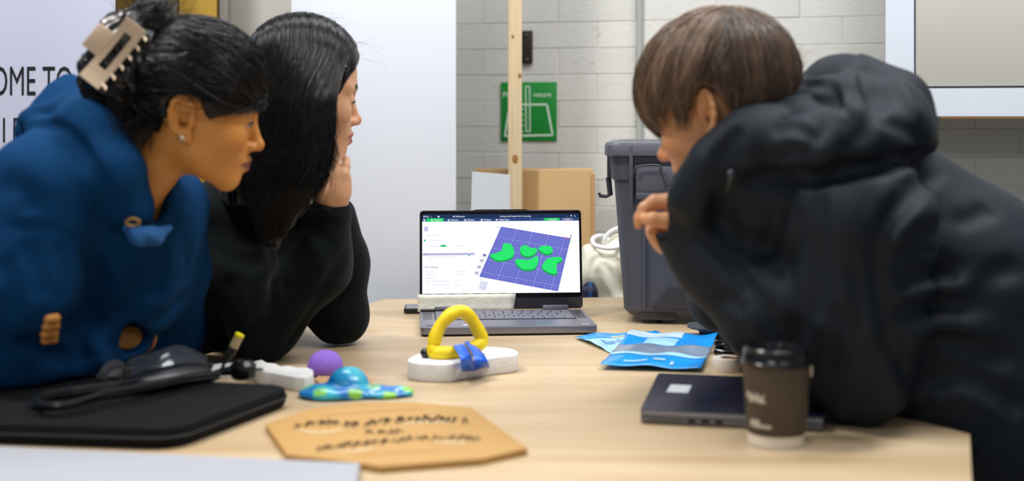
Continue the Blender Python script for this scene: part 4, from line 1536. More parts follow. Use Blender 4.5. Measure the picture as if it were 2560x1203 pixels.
class Head:
    def __init__(self, px, py, d, yaw, pitch, roll, sc):
        self.T = at(px, py, d).astype(np.float32)
        self.R = rot(math.radians(yaw), math.radians(pitch), math.radians(roll)).astype(np.float32)
        self.s = sc

    def loc(self, P):
        return ((P - self.T) @ self.R / self.s).astype(np.float32)

    def wld(self, q):
        return np.asarray(q, np.float32) @ self.R.T * self.s + self.T


def ear(Q, big=1.0, flare=28.0):
    ph = math.radians(flare)
    bk = np.array([-math.cos(ph), math.sin(ph), 0], np.float32)
    nn = np.array([math.sin(ph), math.cos(ph), 0], np.float32)
    q = Q - np.array([.004, .069, -.002], np.float32)
    a, b, c = q @ bk, q[:, 2], q @ nn
    tl = math.radians(12)
    a2 = a * math.cos(tl) - b * math.sin(tl)
    b2 = a * math.sin(tl) + b * math.cos(tl)
    E_ = np.stack([a2, b2, c], -1) / big
    d = ell(E_, (.013, .004, .001), (.0165, .0275, .0042))
    d = smin(d, ell(E_, (.0065, -.0235, .001), (.0075, .0095, .0045)), .006)
    rim = []
    for g in (205, 170, 135, 105, 75, 45, 15, -15, -45):
        g = math.radians(g)
        rim.append((.013 + .0155 * math.cos(g), .005 + .0265 * math.sin(g), .0035))
    rim.append((.0135, -.0215, .0025))
    d = smin(d, chain(E_, rim, [.0024, .0030, .0033, .0034, .0034, .0034, .0032, .003, .003, .0035], .003), .003)
    d = smin(d, cone(E_, (.004, .002, -.014), (.010, .003, -.006), .008, .007), .005)
    d = smax(d, -ell(E_, (.0100, -.001, .0055), (.0082, .0125, .0088)), .003)
    d = smax(d, -ell(E_, (.0145, .016, .0065), (.0080, .0075, .0050)), .003)
    d = smin(d, cone(E_, (.002, -.005, .003), (.0015, .002, .002), .004, .0035), .003)
    return d * big


def head_sdf(q, p):
    Q = q.copy()
    Q[:, 1] = np.abs(Q[:, 1])
    m = p.get('male', 0.0)
    d = ell(Q, (.0, 0, .046), (.094, .073, .086))
    d = smin(d, ell(Q, (.028, 0, -.004), (.060, .062, .088)), .03)
    jw = .004 * m
    d = smin(d, cone(Q, (.012, .043 + jw, -.048 - jw), (.070, .014, -.088), .019, .015), .03)
    ch = p.get('chin', 0.0)
    d = smin(d, ell(Q, (.078 + ch, 0, -.089 - .003 * m), (.0165, .0185, .0155)), .02)
    d = smin(d, ell(Q, (.060, .039, -.021), (.025, .023, .024)), .022)
    d = smin(d, ell(Q, (.071, 0, -.052), (.027, .030, .030)), .02)
    d = smin(d, cone(Q, (.083 + .003 * m, .011, .026), (.070, .045, .025), .0105, .010), .014)
    d = smax(d, -ell(Q, (.1005, .031, .005), (.017, .017, .0105)), .014)
    # eye
    ec = np.array([.0775, .031, .004], np.float32)
    lid = np.linalg.norm(Q - ec, axis=1) - .0142
    op = ell(Q, (.093, .0315, .0025 + p.get('eye_dz', 0)), (.011, .0125, p.get('eye_open', .0046)))
    lid = smax(lid, -op, .0012)
    d = smin(d, lid, .004)
    d = np.minimum(d, np.linalg.norm(Q - ec, axis=1) - .0124)
    # nose
    nl = p.get('nose', 0.0)
    d = smin(d, cone(Q, (.0845, 0, .018), (.1055 + nl, 0, -.026), .0068, .0082), .011)
    d = smin(d, np.linalg.norm(Q - np.array([.1065 + nl, 0, -.028], np.float32), axis=1) - .0095, .006)
    d = smin(d, ell(Q, (.0975, .0115, -.0325), (.0085, .0065, .0068)), .006)
    d = smax(d, -ell(Q, (.1025 + nl * .6, .0058, -.0395), (.0055, .0028, .0042)), .002)
    # mouth
    lp_ = p.get('lips', 1.0)
    d = smin(d, cone(Q, (.0985, 0, -.0535), (.086, .022, -.0592), .0056 * lp_, .003), .005)
    d = smin(d, cone(Q, (.0965, 0, -.0660), (.085, .020, -.0615), .0066 * lp_, .003), .005)
    d = smax(d, -cone(Q, (.1065, 0, -.0598), (.090, .0255, -.0603), .0018 + p.get('mouth', 0), .0010), .0025)
    d = smax(d, -ell(Q, (.112, 0, -.046), (.008, .003, .006)), .004)
    return smin(d, ear(Q, p.get('ear', 1.0), p.get('flare', 28.0)), .004)


def skin_col(q, base, lipc, browc, hairc, p):
    Q = q.copy()
    Q[:, 1] = np.abs(Q[:, 1])
    base = np.array(lin(base)[:3])
    c = np.tile(base, (len(Q), 1))
    red = np.array([1.0, .80, .74])
    def blend(w, tgt):
        w = np.clip(w, 0, 1)[:, None]
        c[:] = c * (1 - w) + tgt * w
    blend(.55 * np.exp(-(np.linalg.norm(Q - np.array([.078, .04, -.026]), axis=1) / .02) ** 2), base * red)
    blend(.75 * np.exp(-(np.linalg.norm(Q - np.array([.108, 0, -.03]), axis=1) / .014) ** 2), base * red)
    dl = np.minimum(cone(Q.astype(np.float32), (.102, 0, -.055), (.090, .022, -.0596), .003, .0015), cone(Q.astype(np.float32), (.101, 0, -.0650), (.089, .020, -.061), .0045, .0015))
    blend(1 - dl / .0025, np.array(lin(lipc)[:3]))
    db = chain(Q.astype(np.float32), [(.097, .009, .0235), (.092, .026, .0300), (.074, .046, .0265)], [.0032, .0036, .0016], .004)
    blend((1 - db / .003) * .85, np.array(lin(browc)[:3]))
    ec = np.array([.0775, .031, .004], np.float32)
    r = np.linalg.norm(Q - ec, axis=1)
    op = ell(Q.astype(np.float32), (.093, .0315, .0025 + p.get('eye_dz', 0)), (.011, .0125, p.get('eye_open', .0046)))
    eye = (r < .01285) & (op < .0006) & (Q[:, 0] > .08)
    c[eye] = np.array(lin('#d9d2cb')[:3])
    gz = np.array(p.get('gaze', (1, 0, -.12)))
    gz = gz / np.linalg.norm(gz)
    ip = ec + gz * .0124
    di = np.linalg.norm(Q - ip, axis=1)
    c[eye & (di < .0058)] = np.array(lin('#24170f')[:3])
    lash = (np.abs(op) < .0011) & (r < .0150) & (Q[:, 2] > .004 + p.get('eye_dz', 0)) & (Q[:, 0] > .08)
    c[lash] = np.array(lin('#20140f')[:3])
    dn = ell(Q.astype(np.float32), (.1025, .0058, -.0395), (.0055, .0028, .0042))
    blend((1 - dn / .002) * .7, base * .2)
    sc = np.clip((Q[:, 2] - .055) / .02, 0, 1)
    blend(sc * p.get('scalp', 1.0), np.array(lin(hairc)[:3]))
    return c


def skin_mat(name, rough=.45):
    return mat(name, '#c08050', rough, attr='Col', sss=.12, var=.06, scale=35, bump=.04, bscale=500, spec=.4)


def face_hair(head, parent, browc, prm):
    """eyeballs, lashes and eyebrow hairs"""
    mb = mat('eye_white', '#cfc6bd', .15)
    mi = mat('eye_iris', '#150d08', .1)
    ml = mat('lash_dark', '#0c0807', .6)
    dz = prm.get('eye_dz', 0)
    op_ = prm.get('eye_open', .0046)
    for sy in (-1, 1):
        ec = np.array([.0775, .031 * sy, .004])
        eb = orb('eyeball', head.wld(ec), .0127 * head.s, mb, parent)
        gz = np.array(prm.get('gaze', (1, 0, -.12)), float)
        gz /= np.linalg.norm(gz)
        ir = orb('iris', head.wld(ec + gz * .0078), .0060 * head.s, mi, parent)
        ir.parent = eb
        ir.matrix_parent_inverse = Matrix.Identity(4)
        zt = .0035 + dz + op_ * .75
        lash = [(.0835, .0435 * sy, .0020 + dz), (.0890, .0395 * sy, zt - .0012), (.0918, .033 * sy, zt), (.0918, .026 * sy, zt - .0008), (.0895, .0205 * sy, .0015 + dz)]
        pts = [head.wld(q) for q in spline(lash, 14)]
        wchild(MB().tube(pts, [.0007 + .0010 * math.sin(math.pi * i / 13) for i in range(14)], 6).build('eyelashes', ml), parent)
    n = 260
    u_ = RNG.uniform(0, 1, n)
    sd = np.where(RNG.uniform(size=n) < .5, -1, 1)
    bc = spline([(.0965, .009, .0240), (.0955, .020, .0285), (.0900, .032, .0305), (.0760, .046, .0265)], 60)[(u_ * 59).astype(int)]
    bc[:, 1] *= sd
    bc += RNG.normal(size=(n, 3)) * np.array([.0006, .0008, .0013])
    dr = np.stack([-.15 - .5 * u_, sd * (.9 - .2 * u_), .25 - .6 * u_], -1)
    tb_ = np.linspace(0, 1, 5)[None, :, None]
    pb_ = bc[:, None] + tb_ * dr[:, None] * RNG.uniform(.004, .007, n)[:, None, None] + np.array([.0006, 0, 0])
    V_, Q_, _t = strands(head.wld(pb_.reshape(-1, 3)).reshape(pb_.shape), .00042, .00015)
    o_ = wchild(link('eyebrows', np_mesh('eyebrows', V_, Q_), mat('brow_' + browc.strip('#'), browc, .5)), parent)
    o_['kind'] = 'stuff'


def hand_chain(P, joints, rad):
    J = np.asarray(joints)
    c_ = J.mean(0)
    return bounded(lambda Q_: chain(Q_, joints, rad, .004), P, c_, float(np.linalg.norm(J - c_, axis=1).max()) + max(rad) + .035)


def head_body(head, prm, extra, lo, hi, h, k=.02):
    """one continuous body: head + neck + arms + hands"""
    c = head.wld((.0, 0, .01))
    def hf(P):
        return head_sdf(head.loc(P), prm) * head.s
    def f(P):
        d = bounded(hf, P, c, .185)
        return smin(d, extra(P), k)
    return f


def paint(name, f, lo, hi, h, head, m, parent, cols, prm):
    V, Q = sdf_mesh(f, lo, hi, h)
    me = np_mesh(name, V, Q)
    c = np.ones((len(V), 4), np.float32)
    q = head.loc(V)
    near = np.linalg.norm(q - np.array([0, 0, .01]), axis=1) < .17
    c[:, :3] = np.array(lin(cols[0])[:3])
    c[near, :3] = skin_col(q[near], *cols, prm)
    a = me.attributes.new('Col', 'FLOAT_COLOR', 'POINT')
    a.data.foreach_set('color', c.ravel())
    o = link(name, me, m)
    return wchild(o, parent)


def cloth(name, f, lo, hi, h, m, parent):
    V, Q = sdf_mesh(f, lo, hi, h)
    return wchild(link(name, np_mesh(name, V, Q), m), parent)


def hair_obj(name, parts, m, parent, col):
    V, Q, T = join_np(parts)
    me = np_mesh(name, V, Q)
    c_ = np.ones((len(V), 4), np.float32)
    c_[:, :3] = np.array(lin(col)[:3])[None] * T[:, None]
    a_ = me.attributes.new('Col', 'FLOAT_COLOR', 'POINT')
    a_.data.foreach_set('color', c_.ravel())
    return wchild(link(name, me, m), parent)


def lock_streaks(x, f, n, lo=.6, hi=1.7):
    """highlight streaks put into the strand colour, lock beside lock"""
    w = .5 + .25 * np.sin(x * f) + .25 * np.sin(x * f * 2.7 + 1.3)
    return (lo + (hi - lo) * w) * np.exp(RNG.normal(size=n) * .25)  # bands imitate shine on the locks, plus random strand tone


def on_ell(p, c, r, off=0.0):
    q = (p - np.asarray(c)) / np.asarray(r)
    n = np.linalg.norm(q, axis=-1, keepdims=True)
    return np.asarray(c) + q / n * (np.asarray(r) + off)


def box_of(f_pts, pad):
    P = np.asarray(f_pts)
    return P.min(0) - pad, P.max(0) + pad


def orb(name, c, r, m, parent, sq=(1, 1, 1)):
    bm = bmesh.new()
    bmesh.ops.create_uvsphere(bm, u_segments=16, v_segments=10, radius=r)
    bm.transform(Matrix.Translation(tuple(map(float, c))) @ Matrix.Diagonal((sq[0], sq[1], sq[2], 1)))
    return wchild(MB().bm(bm, True).build(name, m), parent)


LO_TAB = TAB + .0015
# ------------------------------------------------------------------ woman in blue
H1 = Head(479.4, 281.6, 1.95, 12.7, 12.4, 6.2, 0.998)
w1 = thing('person', 'woman in a blue hoodie with dark pinned-up hair leaning on crossed arms', 'person', (-.98, 2.05, 0))
prm1 = dict(eye_open=.0066, gaze=(1, .0, -.25), nose=.001, chin=-.004, lips=1.05, ear=1.12, flare=6.0)
nk1 = [H1.wld((-.016, 0, -.045)), at(340, 425, 1.97), at(250, 540, 2.0)]
sh1n, el1n, wr1 = at(115, 520, 1.87), at(55, 890, 1.93), at(333, 842, 2.075)
sh1f, el1f = at(400, 560, 2.12), at(425, 840, 2.25)
def hoodie_base(P):
    d = chain(P, [at(215, 500, 2.01), at(0, 760, 2.02), at(-330, 1010, 2.03)], [.125, .135, .14], .05)
    d = smin(d, ell(P, at(330, 560, 2.05), (.09, .13, .10)), .05)
    d = smin(d, chain(P, [at(330, 560, 2.05), at(300, 700, 2.08), at(200, 800, 2.08)], [.10, .10, .08], .05), .05)
    a = chain(P, [at(120, 480, 1.90), at(60, 690, 1.88), el1n + np.array([0, 0, .004]), at(190, 878, 1.995), at(300, 858, 2.055)], [.092, .078, .062, .054, .040], .03)
    b = chain(P, [at(390, 530, 2.12), at(418, 680, 2.17), el1f + np.array([0, 0, .006]), at(230, 850, 2.11)], [.086, .066, .056, .046], .03)
    d = smin(smin(d, a, .03), b, .025)
    return d
def hood1(P):
    # thick collar round the neck and the hood lying on the back
    d = chain(P, [at(168, 262, 2.03), at(225, 335, 1.90), at(278, 430, 1.875), at(318, 520, 1.90), at(345, 575, 1.95)], [.036, .046, .042, .030, .022], .03)
    e = chain(P, [at(170, 262, 2.05), at(260, 330, 2.14), at(400, 470, 2.12), at(430, 520, 2.08), at(375, 580, 1.97)], [.036, .045, .045, .038, .022], .03)
    g = chain(P, [at(176, 205, 2.0), at(165, 262, 2.0), at(120, 330, 1.98)], [.008, .035, .05], .03)
    l = chain(P, [at(160, 262, 1.95), at(95, 284, 1.935), at(68, 298, 1.93), at(90, 318, 1.92), at(150, 322, 1.905)], [.012, .012, .011, .013, .018], .012)
    return smin(smin(smin(d, e, .02), g, .025), l, .008)
def hoodie(P):
    d = smin(hoodie_base(P), hood1(P), .012)
    cut = chain(P, [H1.wld((.0, 0, -.06)), at(345, 440, 1.96), at(330, 500, 1.96)], [.062, .057, .05], .02)
    d = smax(d, -cut, .008)
    d = smax(d, -cone(P, at(330, 842, 2.026), at(326, 800, 2.015), .026, .017), .008)
    return smax(d, np.where(P[:, 1] < 2.06, TAB + .0328, LO_TAB).astype(np.float32) - P[:, 2] - 10 * np.maximum(0, -.86 - P[:, 0]), .006)
tips1 = [(121, 797), (117, 815), (113, 834), (113, 851)]
fp1 = hit(hoodie, [q_ for (x_, y_) in tips1 for q_ in ((x_ + 8, y_ - 1), (x_, y_))])
def body1(P):
    d = chain(P, nk1, [.046, .052, .085], .03)
    d = smin(d, chain(P, [nk1[2], sh1n, el1n, at(190, 880, 2.0), wr1, at(350, 842, 2.095)], [.08, .045, .034, .032, .028, .024], .03), .03)
    d = smin(d, chain(P, [nk1[2], sh1f, el1f, at(200, 850, 2.06), at(158, 840, 1.985)], [.08, .045, .034, .028, .024], .03), .03)
    for k, (x_, y_) in enumerate(tips1):
        r = (.0062, .0068, .0068, .0058)[k]
        s_, e_ = fp1[2 * k], fp1[2 * k + 1]
        d = smin(d, hand_chain(P, [at(165, y_ + 4, 1.985), s_ + np.array([.004, .004, 0]), e_, e_ + np.array([-.004, .006, -.002])], [r * 1.1, r * 1.05, r, r * .8]), .003)
    return d
f1 = head_body(H1, prm1, body1, None, None, None, .022)
lo1, hi1 = (-.95, 1.74, .74), (-.30, 2.36, 1.36)
paint('body', f1, lo1, hi1, .0026, H1, skin_mat('skin_brown'), w1, ('#d18e46', '#7a4033', '#2a1a12', '#120d0b'), prm1)
face_hair(H1, w1, '#17100c', prm1)

fo1 = [([(20, 565), (80, 570), (150, 585), (205, 612)], .008, 0.0054),
       ([(205, 612), (250, 700), (240, 760), (215, 830)], .014, 0.0189),
       ([(60, 600), (95, 680), (110, 760)], .016, 0.0095), ([(150, 600), (165, 690), (150, 770)], .013, 0.0108),
       ([(90, 312), (150, 320), (200, 362), (235, 430), (250, 500), (262, 570)], .008, 0.0189), ([(190, 380), (255, 470), (300, 590), (320, 680)], .012, 0.0135),
       ([(40, 850), (110, 880), (190, 900)], .014, 0.0162), ([(170, 800), (200, 860), (205, 910)], .012, 0.0135), ([(220, 850), (245, 880), (250, 920)], .010, -0.0095), ([(270, 850), (290, 880), (290, 910)], .010, 0.0081),
       ([(330, 600), (350, 680), (330, 760), (280, 800)], .016, 0.0135), ([(400, 600), (400, 680), (370, 760)], .015, 0.0108), ([(440, 560), (470, 640), (460, 720)], .014, 0.0081), ([(380, 800), (420, 790), (470, 740)], .014, 0.0121), ([(390, 840), (430, 850), (470, 830)], .012, 0.0108),
       ([(0, 450), (60, 480), (90, 540)], .02, 0.0068), ([(0, 640), (30, 720), (20, 800)], .016, 0.0095)]
M_hood = mat('blue_jersey', '#05365f', .9, spec=.12, var=.05, scale=25, bump=.12, bscale=700)
cloth('hoodie', with_folds(hoodie, fo1, .0012, 38, 3.2, .0022), (-1.22, 1.70, .68), (-.34, 2.42, 1.28), .0052, M_hood, w1)
# drawcord knot
kn = at(322, 556, 1.868)
tk = MB()
tk.tube([at(332 + 16 * math.cos(a), 556 + 9 * math.sin(a), 1.862) for a in np.linspace(0, 2 * math.pi, 20, endpoint=False)], .0030, 8, closed=True)
wchild(tk.build('cord_eyelet', mat('brown_eyelet', '#8a6a3c', .4, metal=.4)), w1)
def tief(P):
    return chain(P, [at(318, 570, 1.875), at(345, 590, 1.868), at(385, 592, 1.885), at(420, 572, 1.92)], [.008, .013, .012, .007], .012) + .0012 * np.sin(P[:, 0] * 260 + P[:, 2] * 140)
wchild(blob('drawcord_knot', tief, at(345, 590, 1.88) - .09, at(385, 560, 1.9) + .09, .0026, mat('bright_blue_jersey', '#17548c', .85)), w1)

# bracelets, earrings
for k, (off, cc_, r_) in enumerate(((0, '#a8791d', .0026), (5, '#7c2228', .0026), (-5, '#141414', .0022))):
    c0 = wr1 + np.array([.0022 * off, .0006 * off, 0])
    ax = (at(395, 858, 2.14) - at(190, 880, 2.0))
    ax = ax / np.linalg.norm(ax)
    u = np.cross(ax, [0, 0, 1.0])
    u /= np.linalg.norm(u)
    v = np.cross(ax, u)
    wchild(MB().tube([c0 + .0295 * (math.cos(a) * u + math.sin(a) * v) for a in np.linspace(0, 2 * math.pi, 28, endpoint=False)], r_, 8, closed=True).build('bracelet', mat('bracelet_%d' % k, cc_, .5)), w1)
M_gold = mat('gold_jewel', '#d9a94a', .25, metal=.9)
orb('ear_stud', H1.wld((-.004, -.0795, -.031)), .0042, mat('crystal_stud', '#d8c8b0', .1, metal=.5), w1)
hc = H1.wld((-.029, -.0765, -.010))
ua, ub = H1.R @ np.array([1.0, 0, 0]), H1.R @ np.array([0, 1.0, 0])
wchild(MB().tube([hc + .0058 * (math.cos(a) * ua + math.sin(a) * ub) for a in np.linspace(0, 2 * math.pi, 20, endpoint=False)], .0010, 8, closed=True).build('ear_hoop', M_gold), w1)

# hair of the woman in blue
EC1, ER1 = np.array([-.002, 0, .047]), np.array([.108, .086, .099])
def hair1_loc(q):
    Q = q.copy()
    Q[:, 1] = np.abs(Q[:, 1])
    d = ell(Q, EC1, ER1)
    ln = np.interp(Q[:, 0], [-.2, -.045, -.036, -.028, .010, .020, .028, .040, .12], [-.075, -.062, -.03, .027, .028, .010, .002, .008, .040]).astype(np.float32)
    d = smax(d, (ln - Q[:, 2]) * .75, .006)
    d = smax(d, -ell(Q, (-.011, .085, .003), (.030, .024, .036)), .004)
    return d
def bun1_loc(q):
    d = chain(q, [(-.085, 0, .135), (-.112, -.008, .085), (-.122, -.006, .03), (-.105, 0, -.03)], [.024, .040, .044, .032], .03)
    ang = np.arctan2(q[:, 1], q[:, 0] + .06)
    return d + .0035 * np.sin(q[:, 2] * 170 + ang * 9) + .002 * np.sin(ang * 31 + q[:, 2] * 60)
def hair1(P):
    q = H1.loc(P)
    return smin(hair1_loc(q), bun1_loc(q), .02) * H1.s + .0007 * np.sin(np.arctan2(q[:, 2] - .06, q[:, 1]) * 70)
c = H1.wld((-.02, 0, .04))
V, Q = sdf_mesh(lambda P: bounded(hair1, P, c, .21), c - .19, c + .19, .003)
hp = [(V, Q)]
n = 5200
u = RNG.normal(size=(n * 3, 3))
u[:, 0] = np.abs(u[:, 0]) * 1.3 - .5
st = on_ell(EC1 + u * ER1, EC1, ER1, .0)
ok = np.abs(hair1_loc(st.astype(np.float32))) < .0035
st = st[ok][:n]
G = np.array([-.102, -.004, .062]) + RNG.normal(size=(len(st), 3)) * np.array([.006, .012, .032])
t = np.linspace(0, 1, 14)[None, :, None]
mid = st[:, None] * (1 - t) + G[:, None] * t
pth = on_ell(mid, EC1, ER1, .0008 + np.abs(RNG.normal(size=(len(st), 1, 1))) * .0012)
pth[:, :, 1] += RNG.normal(size=(len(st), 1)) * .0006
pth = pth[(hair1_loc(pth.reshape(-1, 3).astype(np.float32)).reshape(pth.shape[:2]) < .006).all(1)]
qa = pth.copy()
qa[..., 1] = np.abs(qa[..., 1])
pth = pth[(ell(qa.reshape(-1, 3), (-.011, .085, .003), (.028, .03, .034)).reshape(qa.shape[:2]) > 0).all(1)]
hp.append(strands(H1.wld(pth.reshape(-1, 3)).reshape(pth.shape), .00055, .0003, lock_streaks(np.arctan2(pth[:, 3, 2] - .05, pth[:, 3, 1]), 19, len(pth))))
# bun: twisted strands, a tuft on top and loose hair at the nape
n = 1500
a = RNG.uniform(0, 2 * math.pi, n)
z0 = RNG.uniform(-.03, .13, n)
tt = np.linspace(0, 1, 12)[None]
zz = z0[:, None] + (RNG.normal(size=(n, 1)) * .02 + .03) * tt
aa = a[:, None] + 2.0 * tt
rad = np.interp(zz, [-.05, 0, .05, .1, .15], [.03, .044, .046, .04, .024]) + np.abs(RNG.normal(size=(n, 1))) * .003
cx = np.interp(zz, [-.05, .03, .085, .135], [-.102, -.122, -.112, -.085])
pb = np.stack([cx + rad * np.cos(aa), -.005 + rad * np.sin(aa), zz], -1)
hp.append(strands(H1.wld(pb.reshape(-1, 3)).reshape(pb.shape), .00045, .0002))
n = 420
s0_ = np.stack([RNG.normal(-.085, .018, n), RNG.normal(0, .018, n), RNG.normal(.125, .012, n)], -1)
dv = np.stack([RNG.normal(.1, .7, n), RNG.normal(0, .5, n), RNG.uniform(.5, 1.2, n)], -1)
dv /= np.linalg.norm(dv, axis=1)[:, None]
L_ = RNG.uniform(.015, .05, n)[:, None, None]
tt3 = np.linspace(0, 1, 10)[None, :, None]
crv = RNG.normal(size=(n, 1, 3)) * .5
pt_ = s0_[:, None] + L_ * (dv[:, None] * tt3 + crv * tt3 ** 2 * .6)
hp.append(strands(H1.wld(pt_.reshape(-1, 3)).reshape(pt_.shape), .0004, .0001))
n = 500
s0_ = np.stack([RNG.uniform(-.12, -.04, n), -np.abs(RNG.normal(.035, .02, n)), RNG.uniform(-.05, -.01, n)], -1)
pt_ = s0_[:, None] + RNG.uniform(.02, .05, n)[:, None, None] * (np.array([-.35, -.1, -1.0])[None, None] * tt3 + RNG.normal(size=(n, 1, 3)) * .35 * tt3 ** 2)
hp.append(strands(H1.wld(pt_.reshape(-1, 3)).reshape(pt_.shape), .0004, .0001))
M_h1 = mat('black_hair', '#0d0b0c', .28, spec=.4, attr='Col')
hair_obj('hair', hp, M_h1, w1, '#080606')

# claw clip: slotted plate, hinge tab, teeth
M_clip = mat('beige_plastic', '#d9c0a2', .38)
cA, cB = at(345, 60, 1.862), at(227, 204, 1.862)       # ends of the plate
ax = cB - cA
L = float(np.linalg.norm(ax))
Mx = frame(cA, ax, np.array([-.72, -.12, .62]) * 1.0)
clip_m = MB()
wd = .034
def bend(x):
    return -.012 * (2 * x / L - 1) ** 2
def cbox(x0, x1, y0, y1, z0, z1, n=8):
    vv = []
    for i in range(n + 1):
        x = x0 + (x1 - x0) * i / n
        for (y, z) in ((y0, z0), (y1, z0), (y1, z1), (y0, z1)):
            vv.append((x, y, z + bend(x)))
    ff = []
    for i in range(n):
        for j in range(4):
            ff.append((i * 4 + j, (i + 1) * 4 + j, (i + 1) * 4 + (j + 1) % 4, i * 4 + (j + 1) % 4))
    ff += [(3, 2, 1, 0), (n * 4, n * 4 + 1, n * 4 + 2, n * 4 + 3)]
    clip_m.add(vv, ff)
cbox(0, L, -wd / 2, -.0065, -.002, .002)
cbox(0, L, .0065, wd / 2, -.002, .002)
cbox(0, .020, -.0065, .0065, -.002, .002, 3)
cbox(L - .026, L, -.0065, .0065, -.002, .002, 3)
co = wchild(clip_m.build('hair_clip', M_clip, M=Mx), w1)
co['label'] = 'beige slotted claw clip holding the hair'
MB().box((L * .30, wd / 2 - .002, -.004), (L * .68, wd / 2 + .026, -.0005), bev=.001).build('clip_tab', M_clip, co, M=Mx)
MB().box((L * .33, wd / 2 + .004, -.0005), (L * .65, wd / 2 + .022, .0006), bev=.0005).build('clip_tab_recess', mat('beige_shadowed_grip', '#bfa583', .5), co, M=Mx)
for k in range(6):
    x = L * (.08 + .168 * k)
    MB().tube([(x, -wd / 2 + .002, bend(x)), (x, -wd / 2 - .006, -.004 + bend(x)), (x + .001, -wd / 2 - .010, -.014 + bend(x))], [.0028, .0024, .001], 8).build('clip_tooth', M_clip, co, M=Mx)

# ------------------------------------------------------------------ woman in black
H2 = Head(748.2, 241.0, 2.25, 19.6, 7.6, .6, 1.007)
w2 = thing('person', 'woman in a black fleece with long black hair, chin resting on her hand', 'person', (-.72, 2.58, 0))
prm2 = dict(eye_open=.0026, eye_dz=-.0025, gaze=(1, .0, -.5), nose=-.001, mouth=.0012, lips=1.15, chin=-.001)
el2n, wr2n = at(655, 812, 2.275), at(822, 522, 2.225)
el2f, wr2f = at(848, 792, 2.43), at(836, 520, 2.34)
def body2(P):
    d = chain(P, [H2.wld((-.02, 0, -.05)), at(690, 470, 2.32), at(600, 600, 2.42)], [.044, .050, .09], .03)
    d = smin(d, chain(P, [at(600, 600, 2.42), at(565, 585, 2.36), el2n, wr2n], [.08, .045, .034, .024], .03), .03)
    d = smin(d, chain(P, [at(600, 600, 2.42), at(660, 600, 2.58), el2f, wr2f], [.08, .045, .034, .024], .03), .03)
    # right hand: wrist, palm, fingers under the chin
    d = smin(d, chain(P, [wr2n, at(833, 478, 2.215), at(843, 446, 2.215)], [.0245, .027, .023], .02), .02)
    for j, r in (([at(850, 458, 2.205), at(860, 436, 2.205), at(864, 416, 2.215), at(866, 399, 2.222)], .0078), ([at(842, 444, 2.22), at(845, 418, 2.235), at(836, 400, 2.25)], .0085),
                 ([at(834, 446, 2.21), at(826, 415, 2.215), at(815, 392, 2.225)], .0082), ([at(826, 452, 2.20), at(812, 425, 2.195), at(800, 405, 2.205)], .0072)):
        d = smin(d, hand_chain(P, j, [r * 1.12] + [r] * (len(j) - 2) + [r * .82]), .006)
    d = smin(d, chain(P, [at(820, 500, 2.20), at(800, 470, 2.185), at(792, 440, 2.185)], [.013, .010, .008], .006), .008)
    # left hand folded behind it
    d = smin(d, chain(P, [wr2f, at(836, 470, 2.32), at(826, 430, 2.29)], [.024, .026, .016], .02), .01)
    return d
f2 = head_body(H2, prm2, body2, None, None, None, .018)
paint('body', f2, (-.62, 2.10, .74), (-.20, 2.72, 1.38), .0027, H2, skin_mat('skin_light'), w2, ('#d6a27c', '#a6564a', '#33261f', '#0d0b0c'), prm2)
face_hair(H2, w2, '#1d1612', prm2)
orb('mole', hit(f2, [(800 + 39, 347)])[0], .0012, mat('mole_brown', '#5a3a2a', .5), w2)

def fleece(P):
    d = chain(P, [at(600, 600, 2.44), at(520, 760, 2.50), at(410, 960, 2.56)], [.13, .155, .15], .05)
    d = smin(d, chain(P, [at(625, 500, 2.36), at(690, 500, 2.36)], [.07, .06], .03), .05)
    a = chain(P, [at(565, 585, 2.36), at(605, 700, 2.315), el2n + np.array([0, 0, .004]), at(775, 655, 2.245), at(826, 535, 2.225)], [.092, .080, .062, .068, .038], .035)
    b = chain(P, [at(650, 600, 2.58), el2f + np.array([0, 0, .002]), at(852, 660, 2.42), at(838, 540, 2.36)], [.09, .049, .050, .038], .03)
    d = smin(smin(d, a, .03), b, .012)
    d = smax(d, -chain(P, [at(815, 545, 2.222), at(823, 500, 2.225), at(838, 440, 2.21)], [.020, .0285, .034], .01), .004)
    d = smin(d, chain(P, [at(786, 516, 2.20), at(815, 528, 2.185), at(845, 545, 2.20), at(862, 556, 2.235)], [.006, .0065, .0065, .006], .006), .008)
    tabx = np.interp(P[:, 1], [2.30, 3.03], [-.53, -.30])
    return smax(d, LO_TAB - P[:, 2] - 10 * np.maximum(0, tabx - .01 - P[:, 0]), .006)
fo2 = [([(520, 600), (590, 640), (650, 650), (690, 640)], .014, 0.0224), ([(690, 640), (660, 680), (650, 730), (655, 790)], .014, 0.0196), ([(690, 625), (720, 640), (745, 700), (740, 760)], .012, 0.0140), ([(700, 600), (740, 610), (770, 660), (775, 720)], .012, 0.0112),
       ([(560, 690), (600, 750), (620, 820)], .016, 0.0126), ([(500, 560), (570, 590), (640, 605)], .016, 0.0126), ([(868, 620), (820, 700), (770, 790), (705, 880)], .009, 0.0084), ([(730, 560), (780, 570), (830, 620)], .012, 0.0084), ([(540, 780), (560, 840), (560, 880)], .014, 0.0112), ([(680, 690), (695, 760), (690, 830)], .011, 0.0098)]
M_fl = mat('black_fleece', '#0b1114', .95, spec=.12, sheen=.06, var=.08, scale=40, bump=.3, bscale=900)
cloth('fleece_jumper', with_folds(fleece, fo2, .0012, 34, 3.2, .0032), (-.86, 2.06, .66), (-.24, 2.80, 1.16), .0052, M_fl, w2)

# long hair
EC2, ER2 = np.array([-.002, 0, .050]), np.array([.105, .086, .094])
def xface(z):
    return np.interp(z, [-.2, -.06, .03, .055, .085, .12], [.050, .056, .064, .080, .097, .12]).astype(np.float32)
